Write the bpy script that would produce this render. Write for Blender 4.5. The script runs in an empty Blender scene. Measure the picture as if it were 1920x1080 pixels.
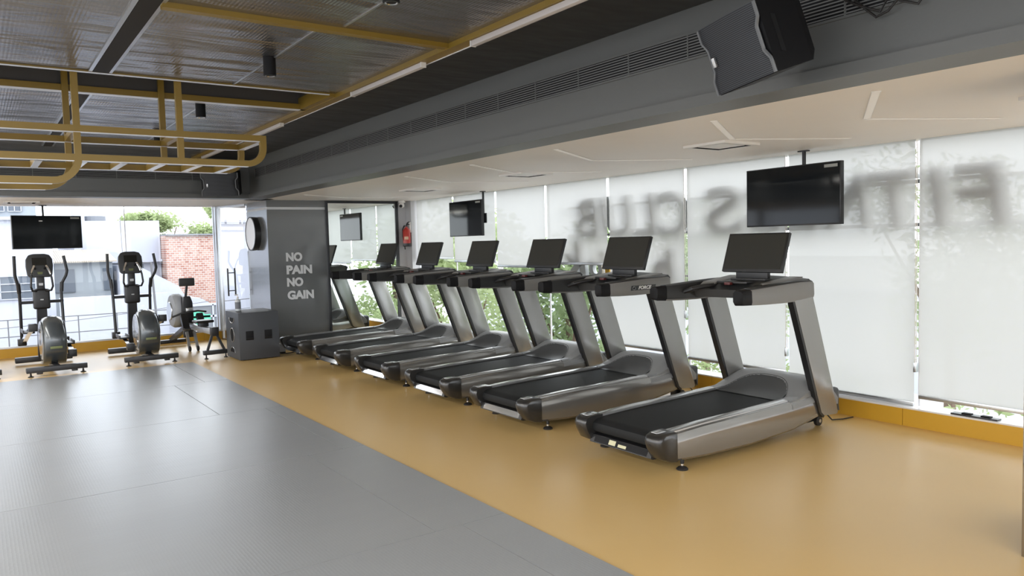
import bpy, bmesh, math, random
from mathutils import Vector, Matrix
random.seed(7)
D = bpy.data
SC = bpy.context.scene
COL = SC.collection
pi = math.pi

# ------------------------------------------------------------------ camera
def cam_axes(yaw, pitch, roll):
    fw = Vector((math.sin(yaw)*math.cos(pitch), math.cos(yaw)*math.cos(pitch), -math.sin(pitch)))
    rt = Vector((math.cos(yaw), -math.sin(yaw), 0)); up = rt.cross(fw)
    return rt*math.cos(roll)+up*math.sin(roll), up*math.cos(roll)-rt*math.sin(roll), fw
r_, u_, f_ = cam_axes(0.612356, 0.0605975, -0.0252574)
cd = D.cameras.new('camera'); cam = D.objects.new('camera', cd); COL.objects.link(cam)
cd.sensor_width = 36; cd.lens = 1435.9/1920*36; cd.clip_start = 0.05; cd.clip_end = 300
cam.matrix_world = Matrix(((r_.x, u_.x, -f_.x, 0), (r_.y, u_.y, -f_.y, 0), (r_.z, u_.z, -f_.z, 1.6), (0, 0, 0, 1)))
SC.camera = cam

# ------------------------------------------------------------------ world and exposure
w = D.worlds.new('overcast_sky'); SC.world = w; w.use_nodes = True
nt = w.node_tree; bg = nt.nodes['Background']
SKY = 3.3; FILL = 26.0
tc = nt.nodes.new('ShaderNodeTexCoord'); nz = nt.nodes.new('ShaderNodeTexNoise'); nz.inputs['Scale'].default_value = 2.2
rp = nt.nodes.new('ShaderNodeValToRGB')
rp.color_ramp.elements[0].color = (0.80, 0.88, 1.0, 1); rp.color_ramp.elements[1].color = (1.0, 1.0, 1.0, 1)
rp.color_ramp.elements[0].position = .35; rp.color_ramp.elements[1].position = .6
nt.links.new(tc.outputs['Generated'], nz.inputs['Vector']); nt.links.new(nz.outputs['Fac'], rp.inputs['Fac'])
nt.links.new(rp.outputs['Color'], bg.inputs['Color']); bg.inputs['Strength'].default_value = SKY
vs = SC.view_settings
vs.view_transform = 'Standard'; vs.look = 'None'; vs.gamma = 1; vs.use_curve_mapping = False; vs.exposure = 0.53
SC.cycles.max_bounces = 10; SC.cycles.diffuse_bounces = 6; SC.cycles.glossy_bounces = 5
SC.cycles.transmission_bounces = 6; SC.cycles.transparent_max_bounces = 24
SC.cycles.caustics_reflective = False; SC.cycles.caustics_refractive = False
SC.cycles.use_denoising = True; SC.cycles.sample_clamp_indirect = 6

# portals in the window openings only guide the sky's own light in
def portal(name, loc, rot, sx, sy):
    l = D.lights.new(name, 'AREA'); l.shape = 'RECTANGLE'; l.size = sx; l.size_y = sy; l.cycles.is_portal = True
    o = D.objects.new(name, l); COL.objects.link(o); o.location = loc; o.rotation_euler = rot
portal('window_portal_right', (6.5, 3.5, 1.25), (0, pi/2, 0), 2.2, 17)
portal('window_portal_back', (-1.7, 14.25, 1.25), (-pi/2, 0, 0), 11, 2.2)
portal('window_portal_left', (-7.05, 4.5, 1.5), (0, -pi/2, 0), 2.8, 18.5)
portal('added_portal_front', (-.4, -5.05, 1.5), (pi/2, 0, 0), 13, 2.8)  # guides sky light through the added front opening

# ------------------------------------------------------------------ materials
def mat(name, col, rough=.5, metal=0., bump=None, spec=.5, var=0., coat=0., emit=0):
    m = D.materials.new(name); m.use_nodes = True; t = m.node_tree; b = t.nodes['Principled BSDF']
    b.inputs['Base Color'].default_value = (*col, 1); b.inputs['Roughness'].default_value = rough
    b.inputs['Metallic'].default_value = metal; b.inputs['Specular IOR Level'].default_value = spec
    b.inputs['Coat Weight'].default_value = coat; b.inputs['Coat Roughness'].default_value = .08
    if var:
        co = t.nodes.new('ShaderNodeTexCoord'); n = t.nodes.new('ShaderNodeTexNoise'); n.inputs['Scale'].default_value = 3
        n.inputs['Detail'].default_value = 6
        r = t.nodes.new('ShaderNodeMapRange'); r.inputs['To Min'].default_value = 1-var; r.inputs['To Max'].default_value = 1+var
        mx = t.nodes.new('ShaderNodeVectorMath'); mx.operation = 'SCALE'; mx.inputs[0].default_value = col
        t.links.new(co.outputs['Object'], n.inputs['Vector']); t.links.new(n.outputs['Fac'], r.inputs['Value'])
        t.links.new(r.outputs['Result'], mx.inputs['Scale']); t.links.new(mx.outputs['Vector'], b.inputs['Base Color'])
    if bump:
        kind, scale, strength, dist = bump[:4]
        co = t.nodes.new('ShaderNodeTexCoord'); mp = t.nodes.new('ShaderNodeMapping')
        if len(bump) > 4: mp.inputs['Scale'].default_value = bump[4]
        n = t.nodes.new('ShaderNodeTexNoise' if kind == 'noise' else 'ShaderNodeTexVoronoi' if kind == 'voronoi' else 'ShaderNodeTexWave')
        n.inputs['Scale'].default_value = scale
        bp = t.nodes.new('ShaderNodeBump'); bp.inputs['Strength'].default_value = strength; bp.inputs['Distance'].default_value = dist
        t.links.new(co.outputs['Object'], mp.inputs['Vector']); t.links.new(mp.outputs['Vector'], n.inputs['Vector'])
        t.links.new(n.outputs[0], bp.inputs['Height']); t.links.new(bp.outputs['Normal'], b.inputs['Normal'])
    if emit:
        b.inputs['Emission Color'].default_value = (*col, 1); b.inputs['Emission Strength'].default_value = emit
    return m

M = {}
M['white_ceiling'] = mat('white_ceiling_paint', (.90, .86, .81), .5, var=.02)
M['grey_paint'] = mat('grey_wall_paint', (.12, .123, .118), .42, bump=('noise', 60, .05, .01))
M['column_paint'] = mat('column_grey_paint', (.125, .131, .133), .20, spec=1.0, coat=.6)
M['light_wall'] = mat('light_grey_wall_paint', (.55, .55, .56), .5)
M['dark_recess'] = mat('dark_recess_paint', (.075, .068, .062), .6)
M['channel'] = mat('dark_channel', (.022, .018, .014), .6, spec=.15)
M['steel_yellow'] = mat('yellow_painted_steel', (.24, .15, .02), .38)
M['louvre'] = mat('louvre_grey', (.16, .16, .157), .4)
M['curb'] = mat('yellow_curb_laminate', (.62, .36, .035), .35, var=.05)
M['sill'] = mat('white_marble_sill', (.78, .78, .80), .25)
M['alu'] = mat('brushed_aluminium', (.62, .64, .66), .3, 1.)
M['white_plastic'] = mat('white_plastic', (.80, .78, .74), .4)
M['diffuser'] = mat('led_diffuser', (.62, .57, .54), .35)
M['slot_light'] = mat('slot_light_diffuser', (.86, .82, .76), .4, emit=.10)
M['black_plastic'] = mat('black_plastic', (.012, .012, .013), .38)
M['black_matte'] = mat('black_matte', (.006, .006, .007), .6, spec=.25)
M['black_metal'] = mat('black_powder_coat', (.02, .021, .024), .35, bump=('noise', 300, .04, .002))
M['screen'] = mat('dark_glass_screen', (.014, .014, .012), .12, spec=.5)
M['tvscreen'] = mat('tv_glass_screen', (.006, .008, .010), .06, spec=.22)
M['mat_screen'] = mat('antiglare_screen', (.030, .030, .026), .35, spec=.4)
M['tread_paint'] = mat('treadmill_grey_paint', (.27, .262, .25), .17, .65, coat=.3)
M['tread_post'] = mat('treadmill_post_paint', (.30, .295, .285), .24, .55, coat=.2)
M['tread_arm'] = mat('treadmill_arm_plastic', (.20, .197, .19), .40)
M['tread_dark'] = mat('treadmill_dark_plastic', (.025, .026, .027), .42)
M['tread_cap'] = mat('treadmill_end_cap', (.022, .021, .020), .28, coat=.3)
M['rail_silver'] = mat('treadmill_side_rail', (.46, .46, .455), .22, .7)
M['hood'] = mat('treadmill_hood', (.22, .225, .228), .36)
M['scoop'] = mat('treadmill_hood_scoop', (.06, .062, .063), .42)
M['belt'] = mat('rubber_belt', (.013, .014, .015), .6, spec=.2, bump=('noise', 400, .25, .002))
M['chrome'] = mat('chrome', (.80, .80, .80), .12, 1.)
M['rubber'] = mat('rubber', (.015, .013, .012), .6)
M['sticker'] = mat('pale_sticker', (.60, .58, .38), .5)
M['white_ink'] = mat('white_ink', (.82, .82, .82), .5)
M['letter_white'] = mat('wall_lettering', (.66, .67, .68), .5)
M['shroud'] = mat('elliptical_shroud_grey', (.085, .095, .102), .25, .4, coat=.5)
M['shroud_side'] = mat('elliptical_shroud_side', (.30, .31, .32), .2, .3, coat=.5)
M['badge'] = mat('green_badge', (.14, .16, .06), .4)
M['rower_rail'] = mat('rower_aluminium', (.55, .57, .60), .35, .6)
M['rower_cage'] = mat('rower_grey_cage', (.40, .42, .45), .5)
M['sub'] = mat('subwoofer_paint', (.050, .055, .064), .45, bump=('noise', 200, .1, .003))
M['clear'] = None
M['red'] = mat('extinguisher_red', (.42, .03, .02), .3)
M['clock_face'] = mat('clock_face', (.92, .92, .94), .35)
M['pillar'] = mat('tinted_mirror_cladding', (.26, .22, .17), .06, 1.)
M['concrete'] = mat('pale_concrete', (.42, .42, .43), .9, var=.12)
M['white_build'] = mat('whitewashed_render', (.43, .45, .52), .9, var=.05)
M['bungalow'] = mat('grey_render', (.28, .31, .34), .9, var=.08)
M['roof'] = mat('corrugated_roof', (.42, .37, .31), .8, bump=('wave', 6, .6, .05))
M['winglass'] = mat('far_window_glass', (.10, .12, .15), .25)
M['hoarding'] = mat('grey_hoarding', (.17, .18, .20), .7)
M['green_sign'] = mat('green_sign_paint', (.10, .50, .33), .6)
M['rail_ext'] = mat('dark_rail_iron', (.12, .12, .13), .6)
M['trunk'] = mat('bark', (.16, .11, .08), .9)
M['sign_letter'] = mat('sign_letter_grey', (.62, .63, .63), .5)
M['sign_brown'] = mat('sign_letter_brown', (.26, .17, .11), .5)
M['sign_yellow'] = mat('sign_letter_yellow', (.75, .42, .03), .5)

def node_mat(name):
    m = D.materials.new(name); m.use_nodes = True; t = m.node_tree
    for n in list(t.nodes): t.nodes.remove(n)
    return m, t, t.nodes.new('ShaderNodeOutputMaterial')
def glass_mat(name, tint=(.95, .97, .97), ior=1.45):
    m, t, o = node_mat(name)
    tr = t.nodes.new('ShaderNodeBsdfTransparent'); tr.inputs[0].default_value = (*tint, 1)
    gl = t.nodes.new('ShaderNodeBsdfGlossy'); gl.inputs['Roughness'].default_value = .0
    fr = t.nodes.new('ShaderNodeFresnel'); fr.inputs['IOR'].default_value = ior
    geo = t.nodes.new('ShaderNodeNewGeometry')
    mi = t.nodes.new('ShaderNodeMixShader')
    t.links.new(fr.outputs[0], mi.inputs[0]); t.links.new(tr.outputs[0], mi.inputs[1]); t.links.new(gl.outputs[0], mi.inputs[2])
    t.links.new(mi.outputs[0], o.inputs[0]); return m
M['glass'] = glass_mat('window_glass')
def blind_mat():
    m, t, o = node_mat('roller_blind_fabric')
    tl = t.nodes.new('ShaderNodeBsdfTranslucent'); tl.inputs[0].default_value = (.445, .44, .425, 1)
    df = t.nodes.new('ShaderNodeBsdfDiffuse'); df.inputs[0].default_value = (.62, .61, .585, 1)
    tr = t.nodes.new('ShaderNodeBsdfTransparent')
    a = t.nodes.new('ShaderNodeMixShader'); a.inputs[0].default_value = .35
    b = t.nodes.new('ShaderNodeMixShader'); b.inputs[0].default_value = .03
    t.links.new(tl.outputs[0], a.inputs[1]); t.links.new(df.outputs[0], a.inputs[2])
    t.links.new(a.outputs[0], b.inputs[1]); t.links.new(tr.outputs[0], b.inputs[2]); t.links.new(b.outputs[0], o.inputs[0])
    return m
M['blind'] = blind_mat()
def leaf_mat(name, c):
    m, t, o = node_mat(name)
    oi = t.nodes.new('ShaderNodeTexCoord'); n = t.nodes.new('ShaderNodeTexNoise'); n.inputs['Scale'].default_value = 1.4
    mr = t.nodes.new('ShaderNodeMapRange'); mr.inputs['To Min'].default_value = .55; mr.inputs['To Max'].default_value = 1.45
    sc = t.nodes.new('ShaderNodeVectorMath'); sc.operation = 'SCALE'; sc.inputs[0].default_value = c
    tl = t.nodes.new('ShaderNodeBsdfTranslucent'); df = t.nodes.new('ShaderNodeBsdfDiffuse'); mi = t.nodes.new('ShaderNodeMixShader')
    mi.inputs[0].default_value = .45
    L = t.links.new
    L(oi.outputs['Object'], n.inputs['Vector']); L(n.outputs['Fac'], mr.inputs['Value']); L(mr.outputs['Result'], sc.inputs['Scale'])
    L(sc.outputs['Vector'], tl.inputs[0]); L(sc.outputs['Vector'], df.inputs[0])
    L(df.outputs[0], mi.inputs[1]); L(tl.outputs[0], mi.inputs[2]); L(mi.outputs[0], o.inputs[0])
    return m
M['leaf'] = leaf_mat('leaf_green', (.32, .40, .22))
M['leaf_lime'] = leaf_mat('leaf_lime', (.38, .45, .24))
def mirror_mat():
    m, t, o = node_mat('mirror_silvering')
    gl = t.nodes.new('ShaderNodeBsdfGlossy'); gl.inputs[0].default_value = (.86, .90, .88, 1); gl.inputs['Roughness'].default_value = 0
    t.links.new(gl.outputs[0], o.inputs[0]); return m
M['mirror'] = mirror_mat()

def brick_mat():
    m = mat('old_brick', (.5, .3, .25), .9); t = m.node_tree; b = t.nodes['Principled BSDF']
    co = t.nodes.new('ShaderNodeTexCoord'); br = t.nodes.new('ShaderNodeTexBrick'); mp = t.nodes.new('ShaderNodeMapping')
    mp.inputs['Rotation'].default_value = (pi/2, 0, 0)
    br.inputs['Scale'].default_value = 3.6; br.inputs['Color1'].default_value = (.30, .13, .10, 1); br.inputs['Color2'].default_value = (.42, .27, .22, 1)
    br.inputs['Mortar'].default_value = (.45, .42, .40, 1); br.inputs['Mortar Size'].default_value = .03
    t.links.new(co.outputs['Object'], mp.inputs[0]); t.links.new(mp.outputs[0], br.inputs['Vector']); t.links.new(br.outputs['Color'], b.inputs['Base Color'])
    return m
M['brick'] = brick_mat()

def foil_mat():
    # black insulation foil: fine ribs running along y, soft wrinkles across
    m = mat('black_ribbed_foil', (.34, .33, .33), .27, .92); t = m.node_tree; b = t.nodes['Principled BSDF']; L = t.links.new
    co = t.nodes.new('ShaderNodeTexCoord')
    wv = t.nodes.new('ShaderNodeTexWave'); wv.bands_direction = 'X'; wv.inputs['Scale'].default_value = 14; wv.inputs['Distortion'].default_value = .3
    mp = t.nodes.new('ShaderNodeMapping'); mp.inputs['Scale'].default_value = (.5, 2.2, 1)
    n1 = t.nodes.new('ShaderNodeTexNoise'); n1.inputs['Scale'].default_value = 1.5; n1.inputs['Detail'].default_value = 3; n1.inputs['Distortion'].default_value = .4
    b1 = t.nodes.new('ShaderNodeBump'); b1.inputs['Strength'].default_value = .85; b1.inputs['Distance'].default_value = .06
    b2 = t.nodes.new('ShaderNodeBump'); b2.inputs['Strength'].default_value = .22; b2.inputs['Distance'].default_value = .003
    L(co.outputs['Object'], wv.inputs['Vector']); L(co.outputs['Object'], mp.inputs[0]); L(mp.outputs[0], n1.inputs['Vector'])
    L(n1.outputs['Fac'], b1.inputs['Height']); L(wv.outputs['Fac'], b2.inputs['Height']); L(b1.outputs[0], b2.inputs['Normal'])
    L(b2.outputs[0], b.inputs['Normal']); return m
M['foil'] = foil_mat()
M['foil_dark'] = mat('darker_ceiling', (.022, .021, .019), .5, bump=('noise', 2, .4, .05, (1, 2, 1)))  # darker and rougher than the foil beside it

def floor_vinyl():
    m = mat('ochre_vinyl_floor', (.60, .37, .12), .33, spec=.5); t = m.node_tree; b = t.nodes['Principled BSDF']; L = t.links.new
    co = t.nodes.new('ShaderNodeTexCoord'); n = t.nodes.new('ShaderNodeTexNoise'); n.inputs['Scale'].default_value = .9; n.inputs['Detail'].default_value = 5
    r = t.nodes.new('ShaderNodeValToRGB'); r.color_ramp.elements[0].color = (.67, .44, .16, 1); r.color_ramp.elements[1].color = (.73, .51, .22, 1)
    n2 = t.nodes.new('ShaderNodeTexNoise'); n2.inputs['Scale'].default_value = 220
    bp = t.nodes.new('ShaderNodeBump'); bp.inputs['Strength'].default_value = .12; bp.inputs['Distance'].default_value = .002
    L(co.outputs['Object'], n.inputs['Vector']); L(n.outputs['Fac'], r.inputs[0]); L(r.outputs[0], b.inputs['Base Color'])
    L(co.outputs['Object'], n2.inputs['Vector']); L(n2.outputs['Fac'], bp.inputs['Height']); L(bp.outputs[0], b.inputs['Normal']); return m
M['vinyl'] = floor_vinyl()
def floor_rubber():
    m = mat('grey_rubber_mat', (.30, .31, .315), .30, spec=.9); t = m.node_tree; b = t.nodes['Principled BSDF']; L = t.links.new
    co = t.nodes.new('ShaderNodeTexCoord')
    mp = t.nodes.new('ShaderNodeMapping'); mp.inputs['Scale'].default_value = (.35, 3.5, 1)
    n = t.nodes.new('ShaderNodeTexNoise'); n.inputs['Scale'].default_value = 1.6; n.inputs['Detail'].default_value = 4
    b1 = t.nodes.new('ShaderNodeBump'); b1.inputs['Strength'].default_value = .35; b1.inputs['Distance'].default_value = .006
    vo = t.nodes.new('ShaderNodeTexVoronoi'); vo.inputs['Scale'].default_value = 55; vo.inputs['Randomness'].default_value = .15
    b2 = t.nodes.new('ShaderNodeBump'); b2.inputs['Strength'].default_value = .35; b2.inputs['Distance'].default_value = .0025
    r = t.nodes.new('ShaderNodeValToRGB'); r.color_ramp.elements[0].color = (.27, .285, .305, 1); r.color_ramp.elements[1].color = (.335, .345, .355, 1)
    n3 = t.nodes.new('ShaderNodeTexNoise'); n3.inputs['Scale'].default_value = .8; n3.inputs['Detail'].default_value = 6
    L(co.outputs['Object'], mp.inputs[0]); L(mp.outputs[0], n.inputs['Vector']); L(n.outputs['Fac'], b1.inputs['Height'])
    L(co.outputs['Object'], vo.inputs['Vector']); L(vo.outputs['Distance'], b2.inputs['Height']); L(b1.outputs[0], b2.inputs['Normal'])
    L(b2.outputs[0], b.inputs['Normal']); L(co.outputs['Object'], n3.inputs['Vector']); L(n3.outputs['Fac'], r.inputs[0]); L(r.outputs[0], b.inputs['Base Color'])
    return m
M['rubber_mat'] = floor_rubber()

def grille_mat():
    # perforated/ribbed speaker grille, ribs in the material
    m = mat('speaker_grille', (.05, .052, .056), .5, 0., spec=.3); t = m.node_tree; b = t.nodes['Principled BSDF']; L = t.links.new
    co = t.nodes.new('ShaderNodeTexCoord'); wv = t.nodes.new('ShaderNodeTexWave'); wv.bands_direction = 'Z'
    wv.inputs['Scale'].default_value = 36
    r = t.nodes.new('ShaderNodeValToRGB'); r.color_ramp.elements[0].color = (.005, .005, .006, 1); r.color_ramp.elements[1].color = (.055, .058, .065, 1)
    L(co.outputs['Object'], wv.inputs['Vector']); L(wv.outputs['Fac'], r.inputs[0]); L(r.outputs[0], b.inputs['Base Color'])
    return m
M['grille'] = grille_mat()

# ------------------------------------------------------------------ mesh helpers
class G:
    """collects shapes into ONE mesh"""
    def __init__(s): s.bm = bmesh.new()
    def _merge(s, b2, bev=0, seg=2, mtx=None):
        if bev:
            bmesh.ops.bevel(b2, geom=list(b2.edges), offset=bev, segments=seg, profile=.6, affect='EDGES', clamp_overlap=True)
        if mtx is not None: bmesh.ops.transform(b2, matrix=mtx, verts=list(b2.verts))
        me = D.meshes.new('tmp'); b2.to_mesh(me); b2.free(); s.bm.from_mesh(me); D.meshes.remove(me)
        return s
    def box(s, x0, x1, y0, y1, z0, z1, bev=0, seg=2, mtx=None):
        b = bmesh.new()
        v = [b.verts.new((x, y, z)) for x in (x0, x1) for y in (y0, y1) for z in (z0, z1)]
        for f in ((0, 1, 3, 2), (4, 6, 7, 5), (0, 4, 5, 1), (2, 3, 7, 6), (0, 2, 6, 4), (1, 5, 7, 3)): b.faces.new([v[i] for i in f])
        return s._merge(b, bev, seg, mtx)
    def quad(s, pts):
        s.bm.faces.new([s.bm.verts.new(p) for p in pts]); return s
    def prism(s, pts, axis, a, b_, bev=0, seg=2, mtx=None):
        """pts 2d; axis 'x': (y,z), 'y': (x,z), 'z': (x,y)"""
        b = bmesh.new()
        def P(p, t): return {'x': (t, p[0], p[1]), 'y': (p[0], t, p[1]), 'z': (p[0], p[1], t)}[axis]
        A = [b.verts.new(P(p, a)) for p in pts]; B = [b.verts.new(P(p, b_)) for p in pts]
        n = len(pts)
        b.faces.new(A); b.faces.new(B[::-1])
        for i in range(n): b.faces.new([A[i], B[i], B[(i+1) % n], A[(i+1) % n]])
        bmesh.ops.recalc_face_normals(b, faces=list(b.faces))
        return s._merge(b, bev, seg, mtx)
    def loft(s, rings, cap=True, closed=True, mtx=None):
        b = bmesh.new(); R = [[b.verts.new(p) for p in r] for r in rings]; n = len(R[0])
        for i in range(len(R)-1):
            for j in range(n if closed else n-1):
                b.faces.new([R[i][j], R[i][(j+1) % n], R[i+1][(j+1) % n], R[i+1][j]])
        if cap and closed: b.faces.new(R[0][::-1]); b.faces.new(R[-1])
        bmesh.ops.recalc_face_normals(b, faces=list(b.faces))
        return s._merge(b, 0, 2, mtx)
    def tube(s, pts, r, seg=10, flat=None, cap=True):
        pts = [Vector(p) for p in pts]; rings = []
        ref = None
        for i, p in enumerate(pts):
            t = (pts[min(i+1, len(pts)-1)]-pts[max(i-1, 0)]).normalized()
            if ref is None:
                ref = Vector((0, 0, 1)) if abs(t.z) < .9 else Vector((1, 0, 0))
            a = (ref-t*ref.dot(t)).normalized(); c = t.cross(a); ref = a
            rr = r[i] if isinstance(r, (list, tuple)) else r
            k = flat or 1
            if seg == 4:
                rings.append([p+a*rr*sa+c*rr*k*sc for sa, sc in ((1, 1), (1, -1), (-1, -1), (-1, 1))])
            else:
                rings.append([p+a*rr*math.cos(2*pi*j/seg)+c*rr*k*math.sin(2*pi*j/seg) for j in range(seg)])
        return s.loft(rings, cap)
    def cyl(s, c, axis, r, h, seg=24, bev=0, r2=None):
        c = Vector(c); v = {'x': Vector((1, 0, 0)), 'y': Vector((0, 1, 0)), 'z': Vector((0, 0, 1))}[axis] if isinstance(axis, str) else Vector(axis).normalized()
        if bev:
            rings = [(0, r-bev), (bev, r), (h-bev, r), (h, r-bev)]
        else: rings = [(0, r), (h, r if r2 is None else r2)]
        return s.lathe(c, v, rings, seg)
    def lathe(s, c, v, prof, seg=24):
        c = Vector(c); v = Vector(v).normalized(); ref = Vector((0, 0, 1)) if abs(v.z) < .9 else Vector((1, 0, 0))
        a = (ref-v*ref.dot(v)).normalized(); b = v.cross(a)
        return s.loft([[c+v*t+a*max(rr, 1e-4)*math.cos(2*pi*j/seg)+b*max(rr, 1e-4)*math.sin(2*pi*j/seg) for j in range(seg)] for t, rr in prof])
    def sphere(s, c, r, sc=(1, 1, 1), seg=16):
        b = bmesh.new(); bmesh.ops.create_uvsphere(b, u_segments=seg, v_segments=seg//2, radius=r)
        return s._merge(b, 0, 2, Matrix.Translation(c) @ Matrix.Diagonal((*sc, 1)))
    def build(s, name, m, parent=None, smooth=True, ang=35):
        me = D.meshes.new(name); s.bm.to_mesh(me); s.bm.free()
        if smooth:
            for p in me.polygons: p.use_smooth = True
            me.set_sharp_from_angle(angle=math.radians(ang))
        me.materials.append(m)
        o = D.objects.new(name, me); COL.objects.link(o)
        if parent: o.parent = parent
        return o

def tag(o, label, cat, group=None, kind=None):
    o['label'] = label; o['category'] = cat
    if group: o['group'] = group
    if kind: o['kind'] = kind
    return o
def struct(o, label=None):
    o['kind'] = 'structure'
    if label: o['label'] = label
    return o
def empty(name, loc, rz=0, label=None, cat=None, group=None):
    o = D.objects.new(name, None); COL.objects.link(o); o.location = loc; o.rotation_euler = (0, 0, rz); o.empty_display_size = .1
    if label: tag(o, label, cat, group)
    return o
def kids(o): return [c for c in D.objects if c.parent == o]
def copy_tree(o, parent=None):
    c = o.copy(); COL.objects.link(c)
    if parent: c.parent = parent
    for ch in kids(o): copy_tree(ch, c)
    return c
def text_mesh(name, txt, size, m, mtx, bold=.02, depth=.01, parent=None, shear=0, width=None, lean=0):
    cu = D.curves.new('tmp_text', 'FONT'); cu.body = txt; cu.size = size; cu.extrude = depth; cu.offset = bold*size; cu.shear = shear
    o = D.objects.new('tmp_text', cu); COL.objects.link(o); bpy.context.view_layer.update()
    me = D.meshes.new_from_object(o.evaluated_get(bpy.context.evaluated_depsgraph_get())); D.objects.remove(o); D.curves.remove(cu)
    if width:
        xs = [v.co.x for v in me.vertices]; ys = [v.co.y for v in me.vertices]
        x0, x1, y0, y1 = min(xs), max(xs), min(ys), max(ys)
        for v in me.vertices:
            v.co.x = (v.co.x-x0)/(x1-x0)*width[0]; v.co.y = (v.co.y-y0)/(y1-y0)*width[1]; v.co.x += lean*v.co.y
    me.transform(mtx); me.materials.clear(); me.materials.append(m); me.name = name
    ob = D.objects.new(name, me); COL.objects.link(ob)
    if parent: ob.parent = parent
    return ob

# ------------------------------------------------------------------ room
XW, YB, XC, YC, H, ZC = 6.22, 14.08, 3.80, 12.03, 2.345, 2.92
XF, YF = 3.47, 11.75
XL, YN = -7.0, -5.0
g = G(); g.quad([(XL, YN, 0), (6.42, YN, 0), (6.42, 14.2, 0), (XL, 14.2, 0)]); struct(g.build('floor', M['vinyl'], smooth=False), 'ochre yellow vinyl floor of the gym')
# rubber mats laid on the floor, each row a roll
seams = [-1.0, 0.0, 1.75, 3.66, 5.64, 7.59, 9.6, 11.45]
ms = [(2.18, 0), (2.18, 0), (2.18, 0), (2.18, 0), (2.02, 0), (2.05, 0), (1.87, 0), (1.87, 0)]
mlabels = ['bottom edge of the photo', 'front', 'middle']
g = G()
def matrow(y0, y1, split):
    g.box(XL+.05, split-.003, y0+.003, y1-.003, 0, .008); g.box(split+.003, 2.475, y0+.003, y1-.003, 0, .008)
for y0, y1, sp in ((-4.8, 0.0, 2.18), (0.0, 1.75, 2.0), (1.75, 3.66, 2.18), (3.66, 5.64, 2.015), (5.64, 7.59, 2.3), (7.59, 9.6, 1.86), (9.6, 11.45, 2.2)):
    matrow(y0, y1, sp)
o = g.build('floor_mat', M['rubber_mat'], smooth=False); struct(o, 'grey rubber matting laid in butted sheets over the yellow floor'); 

# foil ceiling with a slot for the monkey bars
g = G()
SX0, SX1, SY0, SY1 = XL, 2.62, 6.38, 7.14
g.quad([(XL, YN, ZC), (2.70, YN, ZC), (2.70, SY0, ZC), (XL, SY0, ZC)])
g.quad([(XL, SY1, ZC), (2.70, SY1, ZC), (2.70, YF+.1, ZC), (XL, YF+.1, ZC)])
g.quad([(SX1, SY0, ZC), (2.70, SY0, ZC), (2.70, SY1, ZC), (SX1, SY1, ZC)])
struct(g.build('ceiling', M['foil'], smooth=False), 'black ribbed foil ceiling')
g = G(); g.quad([(2.70, YN, ZC), (XF+.2, YN, ZC), (XF+.2, YF+.1, ZC), (2.70, YF+.1, ZC)]); struct(g.build('ceiling_strip', M['foil_dark'], smooth=False), 'darker ceiling strip beside the bulkhead')
g = G(); z = 3.5
g.quad([(XL, SY0, z), (SX1, SY0, z), (SX1, SY1, z), (XL, SY1, z)])
g.quad([(XL, SY0, ZC), (SX1, SY0, ZC), (SX1, SY0, z), (XL, SY0, z)]); g.quad([(XL, SY1, ZC), (SX1, SY1, ZC), (SX1, SY1, z), (XL, SY1, z)])
g.quad([(SX1, SY0, ZC), (SX1, SY1, ZC), (SX1, SY1, z), (SX1, SY0, z)])
struct(g.build('ceiling_recess', M['dark_recess'], smooth=False))
# dark open joint running along y between the foil sheets, folded seam strips
g = G(); g.box(.79, .895, YN, SY0-.02, ZC-.012, ZC-.002); g.box(.79, .87, SY1, 11.0, ZC-.012, ZC-.002)
struct(g.build('trim_1', M['channel'], smooth=False), 'dark channel between foil sheets')
g = G()
for x in (.775, .905): g.box(x-.012, x+.012, YN, SY0-.02, ZC-.010, ZC-.001)
for x in (.775, .885): g.box(x-.009, x+.009, SY1+.02, 11.0, ZC-.010, ZC-.001)
g.box(1.785, 1.80, 4.5, SY0, ZC-.006, ZC-.001); g.box(1.785, 1.80, SY1, 10.5, ZC-.006, ZC-.001); g.box(1.9, 1.915, 3.6, 4.4, ZC-.006, ZC-.001)
struct(g.build('trim_2', M['alu'], smooth=False), 'thin bright seam tape on the foil')
# bulkheads
def fascia():
    g = G()
    y1 = YF
    # right bulkhead (runs along y), main face recessed behind its bottom lip
    g.box(XF, XF+.25, YN, y1+.25, H+.06, ZC+.02)
    g.box(XF-.03, XF+.25, YN, y1+.25, H-.002, H+.062)
    return g
struct(fascia().build('wall_right_bulkhead', M['grey_paint'], smooth=False), 'grey bulkhead along the treadmill side')
g = G(); g.box(XL, XF, YF, YF+.25, H+.06, ZC+.02); g.box(XL, XF-.03, YF-.03, YF+.25, H-.002, H+.062)
struct(g.build('wall_back_bulkhead', M['grey_paint'], smooth=False), 'grey bulkhead in front of the back windows')
g = G(); g.box(XF+.02, 6.45, YN, 12.2, H, H+.25); g.box(XL, 3.86, YF+.03, 14.3, H, H+.25)
struct(g.build('ceiling_soffit', M['white_ceiling'], smooth=False), 'low white ceiling along the windows')
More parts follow.
